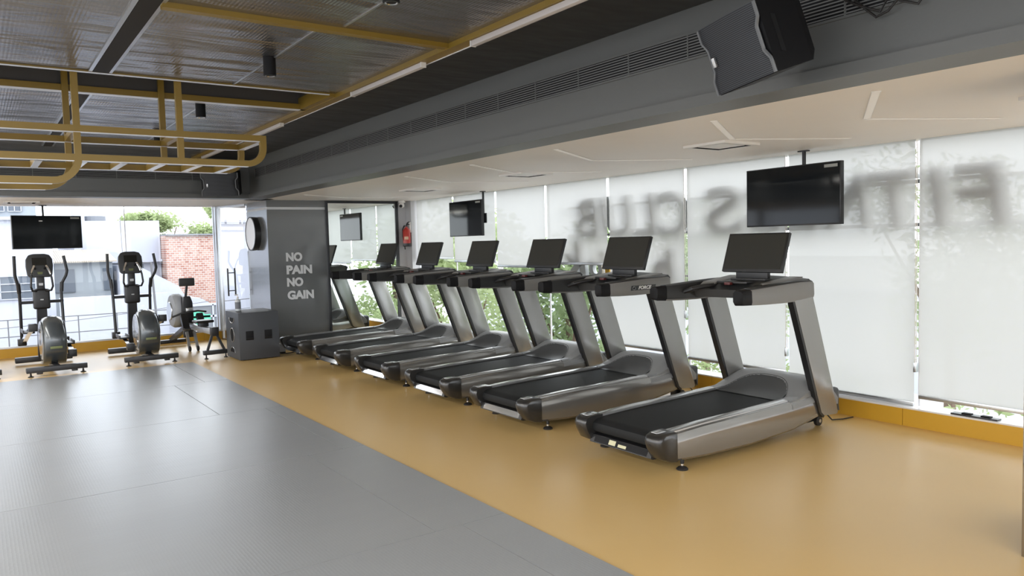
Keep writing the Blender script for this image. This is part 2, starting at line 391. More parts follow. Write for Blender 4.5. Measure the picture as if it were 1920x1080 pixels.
# curbs
def curb(axis):
    g = G()
    if axis == 'y':
        y = 12.0
        while y > YN:
            y2 = 11.68-2.4 if y == 12.0 else y-2.0
            g.box(XW, XW+.2, y2+.002, y-.002, 0, .145); y = y2
    return g
g = G(); ys = [12.0, 11.28, 9.28, 7.28, 5.28, 3.28, 1.28, -.72, -2.72, YN]
for a, b in zip(ys, ys[1:]): g.box(XW, XW+.2, b+.002, a-.002, 0, .143)
struct(g.build('trim_3', M['curb'], smooth=False), 'yellow curb under the right windows')
g = G(); xs = [3.8, 3.26, 1.26, -.74, -2.74, -4.74, XL]
for a, b in zip(xs, xs[1:]): g.box(b+.002, a-.002, YB, YB+.14, 0, .143)
struct(g.build('trim_4', M['curb'], smooth=False), 'yellow curb under the back windows')
g = G(); g.box(XW-.006, 6.42, YN, 12.0, .143, .155); g.box(XL, 3.8, YB-.006, YB+.14, .143, .152)
struct(g.build('trim_5', M['sill'], smooth=False), 'thin pale window sill')
# walls
g = G(); g.box(6.03, XW+.3, YC, YC+.2, 0, H); g.box(XW, XW+.22, 11.83, YC+.2, 0, H)
struct(g.build('wall_right', M['light_wall'], smooth=False), 'pale grey wall pier at the corner')
g = G(); g.box(4.7, 6.05, YC+.03, YC+.2, 0, H); struct(g.build('wall_back', M['grey_paint'], smooth=False))
g = G(); g.box(XL-.2, XL, YN, 14.3, 0, .15); g.box(XL-.2, XL, YN, 14.3, 2.85, 3.6)
for yy in (-5, -1, 3, 7, 11, 14.1): g.box(XL-.15, XL, yy-.08, yy+.08, .15, 2.85)
struct(g.build('wall_left', M['light_wall'], smooth=False))  # unseen wall; its openings are made tall for extra daylight
g = G(); g.box(XL, 6.5, YN-.2, YN, 0, .15); g.box(XL, 6.5, YN-.2, YN, 2.85, 3.6)
for xx in (-6.9, -3.5, 0, 3.5, 6.4): g.box(xx-.08, xx+.08, YN-.15, YN, .15, 2.85)
struct(g.build('wall_front', M['light_wall'], smooth=False))  # unseen wall, left open to let added daylight in
g = G(); g.box(XL-.2, 6.6, YN-.2, 14.3, 3.6, 3.7); struct(g.build('ceiling_slab', M['dark_recess'], smooth=False))
# column
g = G(); g.box(XC, 4.76, YC, 13.10, 0, 2.196); g.box(XC, 4.76, YC, 13.10, 2.236, H); g.box(XC+.012, 4.75, YC+.012, 13.09, 2.19, 2.24)
struct(g.build('wall_column', M['column_paint'], smooth=False), 'grey painted column with a pale band near its top')
g = G(); g.box(XC+.006, 4.755, YC+.006, 13.095, 2.196, 2.236); struct(g.build('trim_6', M['letter_white'], smooth=False), 'pale band around the column')
for txt, zb, wd in (('NO', 1.372, .262), ('PAIN', 1.168, .418), ('NO', .970, .262), ('GAIN', .762, .432)):
    x0 = 4.075
    mt = Matrix.Translation((x0, YC-.006, zb)) @ Matrix.Rotation(pi/2, 4, 'X')
    o = text_mesh('wall_lettering', txt, .2, M['letter_white'], mt, bold=.05, depth=.004, width=(wd, .142))
    n = {1.372: 'NO, the first line of the white motto on the grey column', 1.168: 'PAIN, the second line of the white motto on the grey column',
         .970: 'NO, the third line of the motto, between PAIN and GAIN', .762: 'GAIN, the last line of the white motto on the grey column'}[zb]
    tag(o, n, 'lettering', 'motto lines on the column')

# windows: back glazing
def window(name, frame_g, pane_g, fm, label):
    f = struct(frame_g.build(name, fm, smooth=False), label)
    p = pane_g.build('pane', M['glass'], f, smooth=False); return f
g = G(); g.box(3.495, 3.515, YB-.01, YB+.05, .15, H); g.box(3.53, 3.555, YB-.03, YB+.05, .15, H); g.box(XL, 3.6, YB+.02, YB+.05, .15, .17)
p = G(); xs = [3.5, 2.097, .0, -2.1, -4.2, XL]
for a, b in zip(xs, xs[1:]):
    p.quad([(a-.003, YB+.035, .15), (b+.003, YB+.035, .15), (b+.003, YB+.035, H), (a-.003, YB+.035, H)])
window('window_1', g, p, M['alu'], 'frameless back glazing with aluminium end frame')
g = G()
for x in xs[1:-1]: g.box(x-.006, x+.006, YB+.03, YB+.042, .15, H)
struct(g.build('trim_7', M['sill'], smooth=False))
g = G(); yy = [11.83, 10.58, 8.16, 5.70, 3.215, .78, -1.7, YN]
for y in yy: g.box(6.358, 6.376, y-.008, y+.008, .15, H)
p = G()
for a, b in zip(yy, yy[1:]): p.quad([(6.37, a-.01, .15), (6.37, b+.01, .15), (6.37, b+.01, H), (6.37, a-.01, H)])
window('window_2', g, p, M['sill'], 'tall glazing behind the treadmills')
# glass door beside the column
dm = Matrix.Translation((XC-.01, 13.11, 0)) @ Matrix.Rotation(math.atan2(.94, -.215), 4, 'Z')     # local x runs from the column to the window end
DL = math.hypot(.94, .215)
g = G(); g.box(0, DL, -.02, .02, H-.035, H, mtx=dm); g.box(DL-.025, DL+.02, -.02, .02, 0, H, mtx=dm); g.box(0, DL, -.02, .02, 0, .02, mtx=dm)
f = struct(g.build('door_1', M['alu'], smooth=False), 'frameless glass door beside the column')
g = G(); g.quad([dm @ Vector(p_) for p_ in ((.0, 0, .02), (DL-.02, 0, .02), (DL-.02, 0, H-.035), (0, 0, H-.035))]); g.build('pane', M['glass'], f, smooth=False)
g = G()
for dy in (-.065, .065): g.tube([dm @ Vector((.58, dy, .78)), dm @ Vector((.58, dy, 1.26))], .014, 10)
for z in (.87, 1.18): g.tube([dm @ Vector((.58, -.065, z)), dm @ Vector((.58, .065, z))], .008, 8)
g.build('door_handle', M['black_metal'], f)
# mirror
t = empty('wall_mirror', (5.4, YC, 0), 0, 'tall framed mirror on the back wall reflecting the treadmills', 'mirror')
g = G(); g.quad([(-.61, -.03, .02), (.60, -.03, .02), (.60, -.03, 2.30), (-.61, -.03, 2.30)]); g.build('mirror_glass', M['mirror'], t, smooth=False)
g = G(); g.box(-.64, .655, -.04, -.0, 2.30, 2.342); g.box(.60, .655, -.045, 0, 0, 2.30); g.box(-.64, -.61, -.04, 0, 0, 2.30)
g.build('frame', M['black_metal'], t, smooth=False)
# near pillar at the right edge
g = G(); g.box(4.115, 4.9, .7, 1.58, 0, H); struct(g.build('wall_pillar', M['pillar'], smooth=False), 'dark mirrored pillar at the right edge')

# ceiling beams (yellow steel)
g = G(); g.box(2.655, 2.745, YN, YF, ZC-.035, ZC-.0); struct(g.build('trim_8', M['steel_yellow'], smooth=False), 'yellow steel channel on the ceiling')
g = G(); g.box(.9, 2.66, 4.44, 4.50, ZC-.03, ZC); struct(g.build('trim_9', M['steel_yellow'], smooth=False), 'yellow steel cross bar on the ceiling')
g = G(); g.box(XL, 2.66, SY1-.05, SY1+.01, ZC-.03, ZC+.02); g.box(2.60, 2.66, SY0, SY1, ZC-.03, ZC+.08); g.box(XL, 2.66, SY0-.004, SY0+.006, ZC-.012, ZC+.06)
struct(g.build('trim_10', M['steel_yellow'], smooth=False), 'yellow steel frame around the ceiling slot')
g = G(); g.box(XL, 2.60, SY1-.052, SY1+.012, ZC-.036, ZC-.030); g.box(XL, 2.60, SY0-.012, SY0+.008, ZC-.018, ZC-.012); g.box(2.742, 2.748, YN, YF, ZC-.04, ZC-.03)
struct(g.build('trim_11', M['sill'], smooth=False), 'pale edge strip along the ceiling slot')
g = G()
for x in (2.45, .98, -.9): g.box(x-.03, x+.03, SY0+.05, SY0+.11, ZC, 3.5)
g.tube([(1.9, SY0+.3, 3.0), (2.5, SY0+.3, 3.45)], .03, 4)
struct(g.build('trim_12', M['steel_yellow'], smooth=False), 'yellow steel hangers inside the ceiling slot')
leds = [(9.0, 7.9, 'far end, beyond the ceiling slot'), (6.08, 4.86, 'middle, just before the ceiling slot'), (4.19, 2.9, 'nearest, at the top edge of the photo'), (11.2, 10.0, 'farthest, near the back bulkhead')]
for a, b, wh in leds:
    t = empty('led_strip_light', (2.69, (a+b)/2, ZC-.036), 0, 'slim white LED batten on the yellow channel, '+wh, 'light', 'LED battens on the yellow channel')
    h = (a-b)/2
    g = G(); g.box(-.02, .02, -h, h, -.035, 0, .006); g.build('diffuser', M['diffuser'], t)
    for y0, y1 in ((-h-.01, -h), (h, h+.01)): g = G(); g.box(-.021, .021, y0, y1, -.036, 0); g.build('end_cap', M['white_plastic'], t)

# added fill lamps, unseen, brightening the gym from left of and behind the camera
lit = mat('fill_lamp_glow', (1.0, .96, .90), .5, emit=FILL)  # glow of the added fill lamps
for x, y0, y1, wh in ((-1.4, 4.6, 12, 'first row left of the hanging bars, far half'), (-3.6, 4.6, 12, 'second row from the bars, far half'), (-5.8, 4.6, 12, 'row nearest the left windows, far half'),
                  (-1.4, -4.2, 3.6, 'first row left of the camera, near half'), (-3.6, -4.2, 3.6, 'second row left of the camera, near half'), (-5.8, -4.2, 3.6, 'row by the left windows, near half'), (1.2, -4.4, -.2, 'directly behind the camera')):
    t = empty('added_fill_lamp', (x, (y0+y1)/2, ZC), 0, 'added unseen fill lamp to brighten the room, '+wh, 'lamp', 'added fill lamps')
    h = (y1-y0)/2
    g = G(); g.box(-.14, .14, -h, h, -.07, 0, .01); g.build('fill_housing', M['white_plastic'], t)
    g = G(); g.quad([(-.125, -h+.02, -.072), (.125, -h+.02, -.072), (.125, h-.02, -.072), (-.125, h-.02, -.072)]); g.build('fill_panel', lit, t, smooth=False)

# spot cans
for y, wh in ((3.49, 'cut off by the top edge'), (5.38, 'second from the top edge, right of the hanging bars'), (7.35, 'seen behind the tall yellow posts'), (9.3, 'farthest, low between the yellow rails')):
    t = empty('ceiling_spotlight', (1.765, y, ZC), 0, 'black cylindrical ceiling spotlight, '+wh, 'spotlight', 'black can spotlights')
    g = G(); g.cyl((0, 0, -.125), 'z', .043, .125, 24, .002); g.build('housing', M['black_matte'], t)
    g = G(); g.lathe((0, 0, -.125), (0, 0, -1), [(-.02, .02), (-.004, .034), (.003, .036), (.0031, .030), (-.004, .02)], 20); g.build('reflector', M['chrome'], t)

# grilles
def grille(length, label, loc, rz, pitch=.49):
    t = empty('air_grille', loc, rz, label, 'air grille', 'long linear air grilles')
    g = G(); h = .066
    g.box(0, length, -.006, .004, h, h+.012); g.box(0, length, -.006, .004, -h-.012, -h)
    g.box(-.012, 0, -.006, .004, -h-.012, h+.012); g.box(length, length+.012, -.006, .004, -h-.012, h+.012)
    n = int(length/pitch)
    for i in range(1, n+1):
        if i*pitch < length: g.box(i*pitch-.004, i*pitch+.004, -.006, .002, -h, h)
    g.build('frame', M['grey_paint'], t, smooth=False)
    g = G(); g.box(0, length, .001, .003, -h, h); g.build('backing', M['black_matte'], t, smooth=False)
    g = G()
    for i in range(8):
        z = -h+(i+.5)*2*h/8
        g.box(0, length, -.0035, -.001, z-.0032, z+.0032)
    g.build('louvre_blades', M['louvre'], t, smooth=False)
grille(15.9, 'long black slatted air grille running along the treadmill-side bulkhead', (XF-.008, 11.42, 2.70), -pi/2)
grille(10.0, 'black slatted air grille on the back bulkhead above the window', (-6.65, YF-.004, 2.665), 0)

# ceiling diffusers
def vent(x, y, label, s=.43):
    t = empty('ceiling_vent', (x, y, H), 0, label, 'ceiling vent', 'square ceiling vents')
    a = s/2; b = a-.045
    g = G()
    for x0, x1, y0, y1 in ((-a, a, -a, -b), (-a, a, b, a), (-a, -b, -b, b), (b, a, -b, b)): g.box(x0, x1, y0, y1, -.020, 0)
    g.build('frame', M['white_plastic'], t, smooth=False)
    g = G(); g.quad([(-b, -b, -.001), (b, -b, -.001), (b, b, -.001), (-b, b, -.001)])
    for x0, x1, y0, y1 in ((-b, b, -b, -b+.006), (-b, b, b-.006, b), (-b, -b+.006, -b, b), (b-.006, b, -b, b)): g.box(x0, x1, y0, y1, -.019, 0)  # black lining stands for the shading inside the frame
    g.build('duct_and_shade', M['black_matte'], t, smooth=False)
    g = G()
    for k, q in enumerate(()):
        for sx, sy in ((1, 0), (-1, 0), (0, 1), (0, -1)):
            if sx: g.box(sx*q-.004, sx*q+.004, -q, q, -.012, -.004)
            else: g.box(-q, q, sy*q-.004, sy*q+.004, -.012, -.004)
    g.box(-.13, .13, -.13, .13, -.016, -.004); g.build('louvre_core', M['white_plastic'], t, smooth=False)
vent(5.03, 4.15, 'square white ceiling vent nearest, left of the large hanging television')
vent(5.07, 6.9, 'square white ceiling vent in the middle of the row over the treadmills')
vent(5.07, 9.35, 'square white ceiling vent farthest along, near the back wall mirror')
vent(5.12, 1.72, 'square white ceiling vent cut off by the right edge of the photo')
vent(.62, 13.05, 'square white ceiling vent above the back window television')
# chevron light slots
def chevron(pts, label):
    t = empty('recessed_light', (pts[0][0], pts[0][1], H-.001), 0, label, 'recessed light', 'slanted recessed light slots')
    ox, oy = pts[0]
    g = G()
    for (x0, y0), (x1, y1) in zip(pts, pts[1:]):
        d = Vector((x1-x0, y1-y0)); L = d.length; a = math.atan2(d.y, d.x)
        mt = Matrix.Translation((x0-ox, y0-oy, 0)) @ Matrix.Rotation(a, 4, 'Z')
        g.box(0, L, -.02, .02, -.003, .0, mtx=mt)
    g.build('diffuser', M['slot_light'], t, smooth=False)
    g = G()
    for (x0, y0), (x1, y1) in zip(pts, pts[1:]):
        d = Vector((x1-x0, y1-y0)); L = d.length; a = math.atan2(d.y, d.x)
        mt = Matrix.Translation((x0-ox, y0-oy, 0)) @ Matrix.Rotation(a, 4, 'Z')
        g.box(-.003, L, .02, .024, -.004, 0, mtx=mt); g.box(-.003, L, -.024, -.02, -.004, 0, mtx=mt); g.box(-.004, 0, -.024, .024, -.004, 0, mtx=mt)
    g.build('rim', M['white_plastic'], t, smooth=False)
for y0, wh in ((2.235, 'nearest, right of the large speaker'), (3.32, 'behind the nearest ceiling vent'), (4.95, 'third from the near end'), (6.25, 'touching the middle ceiling vent'), (7.6, 'fifth along, before the farthest vent'), (10.72, 'last, just in front of the mirror')):
    chevron([(3.955, y0), (4.835, y0+.56), (5.70, y0+.11)], 'V-shaped recessed light slot in the white ceiling, '+wh)
chevron([(1.33, 13.165), (1.60, 13.57)], 'short recessed light slot above the back window')
# smoke detector style camera in the corner
t = empty('security_camera', (6.09, 11.90, H), 0, 'white turret security camera under the ceiling by the extinguisher', 'camera')
g = G(); g.cyl((0, 0, -.035), 'z', .058, .035, 24, .006); g.build('base', M['white_plastic'], t)
g = G(); g.sphere((-.01, -.01, -.075), .048, seg=20); b = g.build('ball', M['white_plastic'], t)
g = G(); g.cyl((-.038, -.036, -.088), (-.6, -.6, -.4), .026, .014, 18); g.build('lens', M['black_plastic'], b)

# ------------------------------------------------------------------ roller blinds
gaps = [11.82, 10.58, 9.36, 8.16, 6.93, 5.70, 4.44, 3.215, 2.0, .78]
bots = [1.341, 1.292, 1.229, 1.280, .313, .272, .157, .222, .22]
bl = ['shortest row start, beside the fire extinguisher, drawn halfway', 'second from the back corner, behind the far television', 'third from the back corner, drawn halfway',
      'fourth from the back corner, with the letter B shadow', 'fifth from the back corner, first of the long ones', 'sixth from the back corner, left of the large television',
      'seventh from the back corner, behind the large television', 'beside the long cord, with the F shadow, nearest full blind', 'hidden mostly by the pillar at the right edge']
for i in range(9):
    a, b, z0 = gaps[i], gaps[i+1], bots[i]
    t = empty('roller_blind', (6.315, (a+b)/2, H), 0, 'white translucent roller blind, '+bl[i], 'blind', 'roller blinds on the right windows')
    h = (a-b)/2-.02
    nseg = 12
    g = G(); g.loft([[(math.sin(k*1.7)*.0025, -h+2*h*k/nseg, 0), (math.sin(k*1.7+1)*.004, -h+2*h*k/nseg, z0-H+.03)] for k in range(nseg+1)], cap=False, closed=False)
    g.build('fabric', M['blind'], t)
    g = G(); g.box(-.010, .010, -h, h, z0-H, z0-H+.034, .004); g.build('bottom_bar', M['alu'], t)
    if i in (4, 5, 6, 7):
        g = G(); yq = -h-.012
        zc = (.52 if i >= 5 else .8)-H
        g.tube([(-.012, yq, 0), (-.012, yq, zc)], .0035, 6); g.tube([(.010, yq, 0), (.010, yq, zc)], .0035, 6)
        c = g.build('chain', M['white_plastic'], t)
        g = G(); g.box(-.018, .016, yq-.012, yq+.012, zc-.08, zc, .004); g.build('chain_weight', M['alu'], t)

# ------------------------------------------------------------------ televisions
def tv(L, R, z0, z1, label, polex, stick=True):
    L = Vector((*L, 0)); R = Vector((*R, 0)); c = (L+R)/2; d = (R-L); wd = d.length; a = math.atan2(d.y, d.x); h = z1-z0
    t = empty('hanging_television', (c.x, c.y, z0), a, label, 'television', 'ceiling-hung televisions')   # local x along screen, -y to the viewer
    g = G(); g.box(-wd/2, wd/2, 0, .045, 0, h, .005); g.box(-wd*.3, wd*.3, .04, .075, .08, h-.12, .012); g.build('casing', M['black_plastic'], t)
    g = G(); g.box(-wd/2+.010, wd/2-.010, -.0015, .002, .014, h-.010); s = g.build('screen', M['tvscreen'], t, smooth=False)
    g = G(); g.box(wd/2-.16, wd/2-.03, -.003, -.0015, h-.048, h-.022)
    if stick: g.build('sticker', mat('tv_sticker_'+str(polex), (.35, .36, .34), .5), s, smooth=False)
    g = G(); g.box(polex-.012, polex+.012, .068, .092, h*.45, H-z0-.002); g.box(polex-.05, polex+.05, .055, .095, H-z0-.012, H-z0-.001); g.box(polex-.09, polex+.09, .07, .08, h*.35, h*.62)
    g.build('ceiling_mount', M['black_metal'], t, smooth=False)
    return s, h, wd
tv((6.08, 4.718), (6.017, 3.707), 1.678, 2.214, 'large black television hanging nearest, above the first treadmill', .08)
tv((6.094, 10.32), (6.08, 9.381), 1.697, 2.226, 'black television hanging farther along the blinds, above the far treadmills', .40)
s, h, wd = tv((.507, 13.707), (1.452, 13.96), 1.67, 2.18, 'black television hanging before the back window over the left elliptical', -.03)
g = G(); g.box(-.12, -.07, -.003, -.0015, h-.09, h-.075); g.build('logo', M['white_ink'], s, smooth=False)

# ------------------------------------------------------------------ clock, extinguisher
t = empty('wall_clock', (XC, 12.62, 1.83), 0, 'round wall clock with white face and deep black rim on the column', 'clock')
g = G(); g.lathe((0, 0, 0), (-1, 0, 0), [(0, .27), (.095, .275), (.098, .258), (.085, .256)], 48); g.build('rim', M['black_plastic'], t)
g = G(); g.cyl((-.086, 0, 0), (-1, 0, 0), .257, .004, 48); g.build('face', M['clock_face'], t)
t = empty('fire_extinguisher', (6.14, 11.86, 1.56), 0, 'red fire extinguisher hanging on the pale pier beside the blinds', 'fire extinguisher')
g = G(); g.lathe((0, 0, 0), (0, 0, 1), [(0, .055), (.012, .066), (.27, .066), (.30, .05), (.32, .022), (.34, .02)], 24); b = g.build('cylinder', M['red'], t)
g = G(); g.lathe((0, 0, .0), (0, 0, 1), [(-.001, .058), (.012, .0675), (.055, .0675), (.0555, .06)], 24); g.build('base_ring', M['black_plastic'], b)
g = G(); pts = [(-.067*math.cos(a), -.067*math.sin(a)) for a in [math.radians(q) for q in range(25, 90, 8)]]
for (x0, y0), (x1, y1) in zip(pts, pts[1:]): g.quad([(x0, y0, .12), (x1, y1, .12), (x1, y1, .17), (x0, y0, .17)])
g.build('label_panel', mat('extinguisher_label', (.65, .45, .30), .5), b)
g = G(); g.cyl((0, 0, .335), 'z', .02, .03, 14, .003); g.tube([(0, 0, .36), (.0, -.06, .385), (0, -.11, .375)], .009, 8); g.tube([(0, 0, .365), (0, -.05, .41), (0, -.11, .42)], .009, 8); g.build('valve_handle', M['black_plastic'], t)
g = G(); g.tube([(0, .0, .35), (-.01, .06, .36), (-.02, .105, .30), (-.02, .11, .18), (-.01, .095, .08), (0, .08, .0), (0, .07, -.05)], .010, 10); g.build('hose', M['black_plastic'], t)
g = G(); g.box(.055, .078, -.02, .02, .24, .42); g.build('bracket', M['white_plastic'], t)

# ------------------------------------------------------------------ treadmills
def make_treadmill(loc, label):
    T = empty('treadmill', loc, 0, label, 'treadmill', 'treadmills in a row facing the windows')
    # side panels: section across y lofted along x
    def panel(sgn):
        st = [(-.15, .085, .270), (.2, .062, .285), (.7, .055, .293), (1.20, .078, .305), (1.42, .11, .318), (1.60, .145, .325)]
        rings = []
        for x, zb, zt in st:
            pr = [(.335, zt), (.398, zt-.002), (.416, zt-.009), (.428, zt-.030), (.436, zt-.075), (.439, zb+.06), (.432, zb+.018), (.415, zb), (.335, zb)]
            rings.append([(x, sgn*y, z) for y, z in pr])
        return G().loft(rings)
    for sgn in (-1, 1):
        sp = panel(sgn).build('side_panel', M['tread_paint'], T, ang=32)
        g = G(); rings = []
        for x, zt in ((-.16, .271), (.2, .287), (.7, .295), (1.19, .307)):
            rings.append([(x, sgn*.318, zt-.01), (x, sgn*.318, zt+.006), (x, sgn*.345, zt+.009), (x, sgn*.388, zt+.008), (x, sgn*.394, zt+.005), (x, sgn*.396, zt-.010)])
        g.loft(rings); g.build('foot_rail', M['rail_silver'], T)
        g = G(); rings = []
        for x, zt in ((1.20, .307), (1.40, .32), (1.58, .33)):
            rings.append([(x, sgn*.318, zt-.01), (x, sgn*.318, zt+.005), (x, sgn*.385, zt+.007), (x, sgn*.41, zt-.006), (x, sgn*.43, zt-.03), (x, sgn*.438, zt-.06), (x, sgn*.43, zt-.06)])
        g.loft(rings); g.build('front_rail_cover', M['hood'], T)
        # rear end cap
        g = G(); rings = []
        prof = [(-.10, .075), (-.165, .085), (-.225, .115), (-.268, .185), (-.283, .235), (-.268, .268), (-.225, .285), (-.14, .288), (-.10, .286)]
        for y, k in ((.305, .93), (.315, .98), (.34, 1.0), (.395, 1.0), (.425, .96), (.440, .88), (.445, .80)):
            rings.append([(-.10+(x+.10)*k, sgn*y, .175+(z-.175)*(.9+.1*k if k > .9 else k+.06)) for x, z in prof])
        g.loft(rings); c = g.build('end_cap', M['tread_cap'], T, ang=45)
        g = G(); g.box(-.235, -.145, sgn*.33 if sgn > 0 else -.385, .385 if sgn > 0 else -.33, .2845, .2895, .002)
        g.build('trim_plate', M['rail_silver'], c)
        g = G(); g.cyl((-.272, sgn*.36, .215), (-1, 0, -.2), .008, .006, 10); g.build('bolt', M['black_plastic'], c)
    # belt
    pr = [(1.28, .292), (.6, .280), (-.12, .262), (-.165, .256), (-.198, .236), (-.208, .206), (-.198, .176), (-.165, .156), (-.10, .15), (1.2, .16)]
    g = G(); g.prism(pr, 'y', -.315, .315); g.build('running_belt', M['belt'], T, ang=40)
    # rear cross bar with pale inset
    g = G(); g.prism([(-.12, .085), (-.205, .088), (-.226, .098), (-.200, .150), (-.15, .160), (-.12, .15)], 'y', -.315, .315); cb = g.build('rear_cross_bar', M['tread_cap'], T)
    a = math.atan2(.05, -.033)
    g = G(); g.prism([(-.2215, .103), (-.2245, .1045), (-.2025, .1495), (-.199, .148)], 'y', -.27, .27); g.build('inset_strip', M['chrome'], cb)
    # undercarriage
    g = G(); g.box(-.05, 1.62, -.33, .33, .10, .165, .01); g.build('chassis', M['tread_dark'], T)
    # motor hood
    def hz(x, y):
        t = max(0., min(1., (x-1.22)/.36)); s = t*t*(3-2*t)
        z = .300+.145*s
        if x > 1.62: z -= (x-1.62)**2*2.6
        z -= .03*(abs(y)/.40)**4*s + .035*max(0, (abs(y)-.33)/.09)*s
        return z
    NX, NY = 64, 83
    X = [1.20+(1.84-1.20)*i/NX for i in range(NX+1)]; Y = [-.415+.83*j/NY for j in range(NY+1)]
    def scoop(x, y):
        k = 1-(abs(y)/.31)**2.6
        if k <= 0: return 0, 0
        rim = 1.205+.285*k**.55
        return (1 if x < rim else 0), rim
    bm = bmesh.new(); bs = bmesh.new()
    V = [[bm.verts.new((x, y, hz(x, y))) for y in Y] for x in X]
    for i in range(NX):
        for j in range(NY):
            xm, ym = (X[i]+X[i+1])/2, (Y[j]+Y[j+1])/2
            if not scoop(xm, ym)[0]: bm.faces.new([V[i][j], V[i][j+1], V[i+1][j+1], V[i+1][j]])
    # skirt
    for seq in ([(x, -.415) for x in X], [(x, .415) for x in X]):
        q = [(bm.verts.new((x, y, hz(x, y))), bm.verts.new((x, y, .20))) for x, y in seq]
        for a_, b_ in zip(q, q[1:]): bm.faces.new([a_[0], b_[0], b_[1], a_[1]])
    q = [(bm.verts.new((1.84, y, hz(1.84, y))), bm.verts.new((1.86, y, .14))) for y in Y]
    for a_, b_ in zip(q, q[1:]): bm.faces.new([a_[0], b_[0], b_[1], a_[1]])
    bmesh.ops.recalc_face_normals(bm, faces=list(bm.faces))
    g = G(); g.bm.free(); g.bm = bm; g.build('motor_hood', M['hood'], T, ang=50)
    # scoop surface
    ns, nr = 28, 8
    rings = []
    for j in range(ns+1):
        y = -.31+.62*j/ns; k = max(0., 1-(abs(y)/.31)**2.6); rim = 1.205+.285*k**.55
        row = []
        for i in range(nr+1):
            u = i/nr; x = 1.20+(rim+.016-1.20)*u
            zr = hz(rim+.016, y)+.0025
            z = .296+(zr-.296)*(u**2.4)
            row.append((x+.010*math.sin(pi*u), y, z))
        rings.append(row)
    g = G(); g.loft(rings, cap=False, closed=False); g.build('hood_scoop', M['scoop'], T, ang=60)
    # rear housing of the motor (front of machine)
    g = G(); g.box(1.66, 1.90, -.40, .40, .12, .33, .04, 3); g.build('motor_housing', M['tread_dark'], T)
    for sgn in (-1, 1):
        # upright
        yo, yi = sgn*.458, sgn*.400
        y0, y1 = min(yo, yi), max(yo, yi)
        side = [(1.585, .145), (1.755, .135), (1.775, .15), (1.425, 1.13), (1.18, 1.13), (1.545, .175)]
        g = G(); g.prism(side, 'y', y0, y1, .006); up = g.build('upright', M['tread_post'], T)
        g = G(); g.prism([(1.158, 1.13), (1.184, 1.13), (1.549, .175), (1.588, .142), (1.575, .13), (1.52, .175)], 'y', y0+.004, y1-.004); g.build('upright_trim', M['black_plastic'], up)
        # handrail arm
        st = [(.572, 1.102, 1.198), (.582, 1.093, 1.204), (.68, 1.086, 1.207), (.85, 1.079, 1.215), (1.05, 1.076, 1.226), (1.25, 1.080, 1.234), (1.42, 1.094, 1.236), (1.44, 1.10, 1.228)]
        rings = []
        for x, zb, zt in st:
            yo2, yi2 = .462, .375
            rings.append([(x, sgn*(yo2-.006), zb+.008), (x, sgn*yo2, zb+.03), (x, sgn*(yo2-.004), zt-.012), (x, sgn*(yo2-.016), zt-.002), (x, sgn*(yi2+.02), zt+.004), (x, sgn*yi2, zt-.014), (x, sgn*yi2, zb+.02), (x, sgn*(yi2+.012), zb)])
        g = G(); g.loft(rings[2:]); arm = g.build('handrail', M['tread_arm'], T, ang=50)
        g = G(); g.loft(rings[:3]); g.build('grip_end', M['black_matte'], arm, ang=50)
        g = G(); rings2 = []
        for x, zb, zt in st[2:]:
            rings2.append([(x, sgn*.449, zt+.001), (x, sgn*.44, zt+.005), (x, sgn*.395, zt+.010), (x, sgn*.373, zt-.002), (x, sgn*.3725, zb+.018), (x, sgn*.377, zb+.012)])
        g.loft(rings2); g.build('top_strip', M['tread_dark'], arm, ang=50)
    # console
    g = G()
    rings = []
    for y in (-.376, -.30, -.2, 0, .2, .30, .376):
        k = 1-(abs(y)/.376)**2
        rings.append([(1.02+.06*k, y, 1.10), (1.00+.07*k, y, 1.165), (1.10+.03*k, y, 1.205+.012*k), (1.30, y, 1.235+.02*k), (1.50, y, 1.245+.02*k), (1.53, y, 1.22), (1.50, y, 1.15), (1.2, y, 1.10)])
    g.loft(rings); con = g.build('console', M['tread_dark'], T, ang=50)
    g = G(); g.box(1.08, 1.30, -.10, .20, 1.215, 1.235, .008, mtx=Matrix.Translation((0, 0, .0))); g.build('keypad', M['black_plastic'], con)
    g = G(); g.box(1.05, 1.09, .04, .10, 1.205, 1.228, .006); g.build('stop_key', mat('dark_red_key', (.10, .02, .02), .4) if 'stop' not in M else M['stop'], con)
    for ya, yb in ((-.36, -.22), (.22, .36)):
        g = G(); g.prism([(1.06, 1.20), (1.42, 1.24), (1.45, 1.265), (1.10, 1.225)], 'y', ya, yb, .006); g.build('tray', M['tread_arm'], con)
    for sgn in (-1, 1):
        g = G(); g.tube([(1.12, sgn*.23, 1.20), (.98, sgn*.25, 1.195), (.90, sgn*.30, 1.175), (.88, sgn*.37, 1.15)], [.018, .02, .02, .018], 10)
        g.build('front_grip', M['black_plastic'], con)
    # screen stand and screen
    g = G(); g.box(1.27, 1.31, -.155, .155, 1.24, 1.335, .006); g.box(1.22, 1.36, -.17, .17, 1.235, 1.252, .006); g.build('screen_stand', M['black_plastic'], T)
    tilt = math.atan2(.11, .315)
    mt = Matrix.Translation((1.245, -.01, 1.305)) @ Matrix.Rotation(tilt, 4, 'Y')
    g = G(); g.box(0, .030, -.293, .293, 0, .333, .006, mtx=mt); sc = g.build('screen', M['black_plastic'], T)
    g = G(); g.box(-.0015, .001, -.275, .275, .024, .318, mtx=mt); g.build('display', M['mat_screen'], sc, smooth=False)
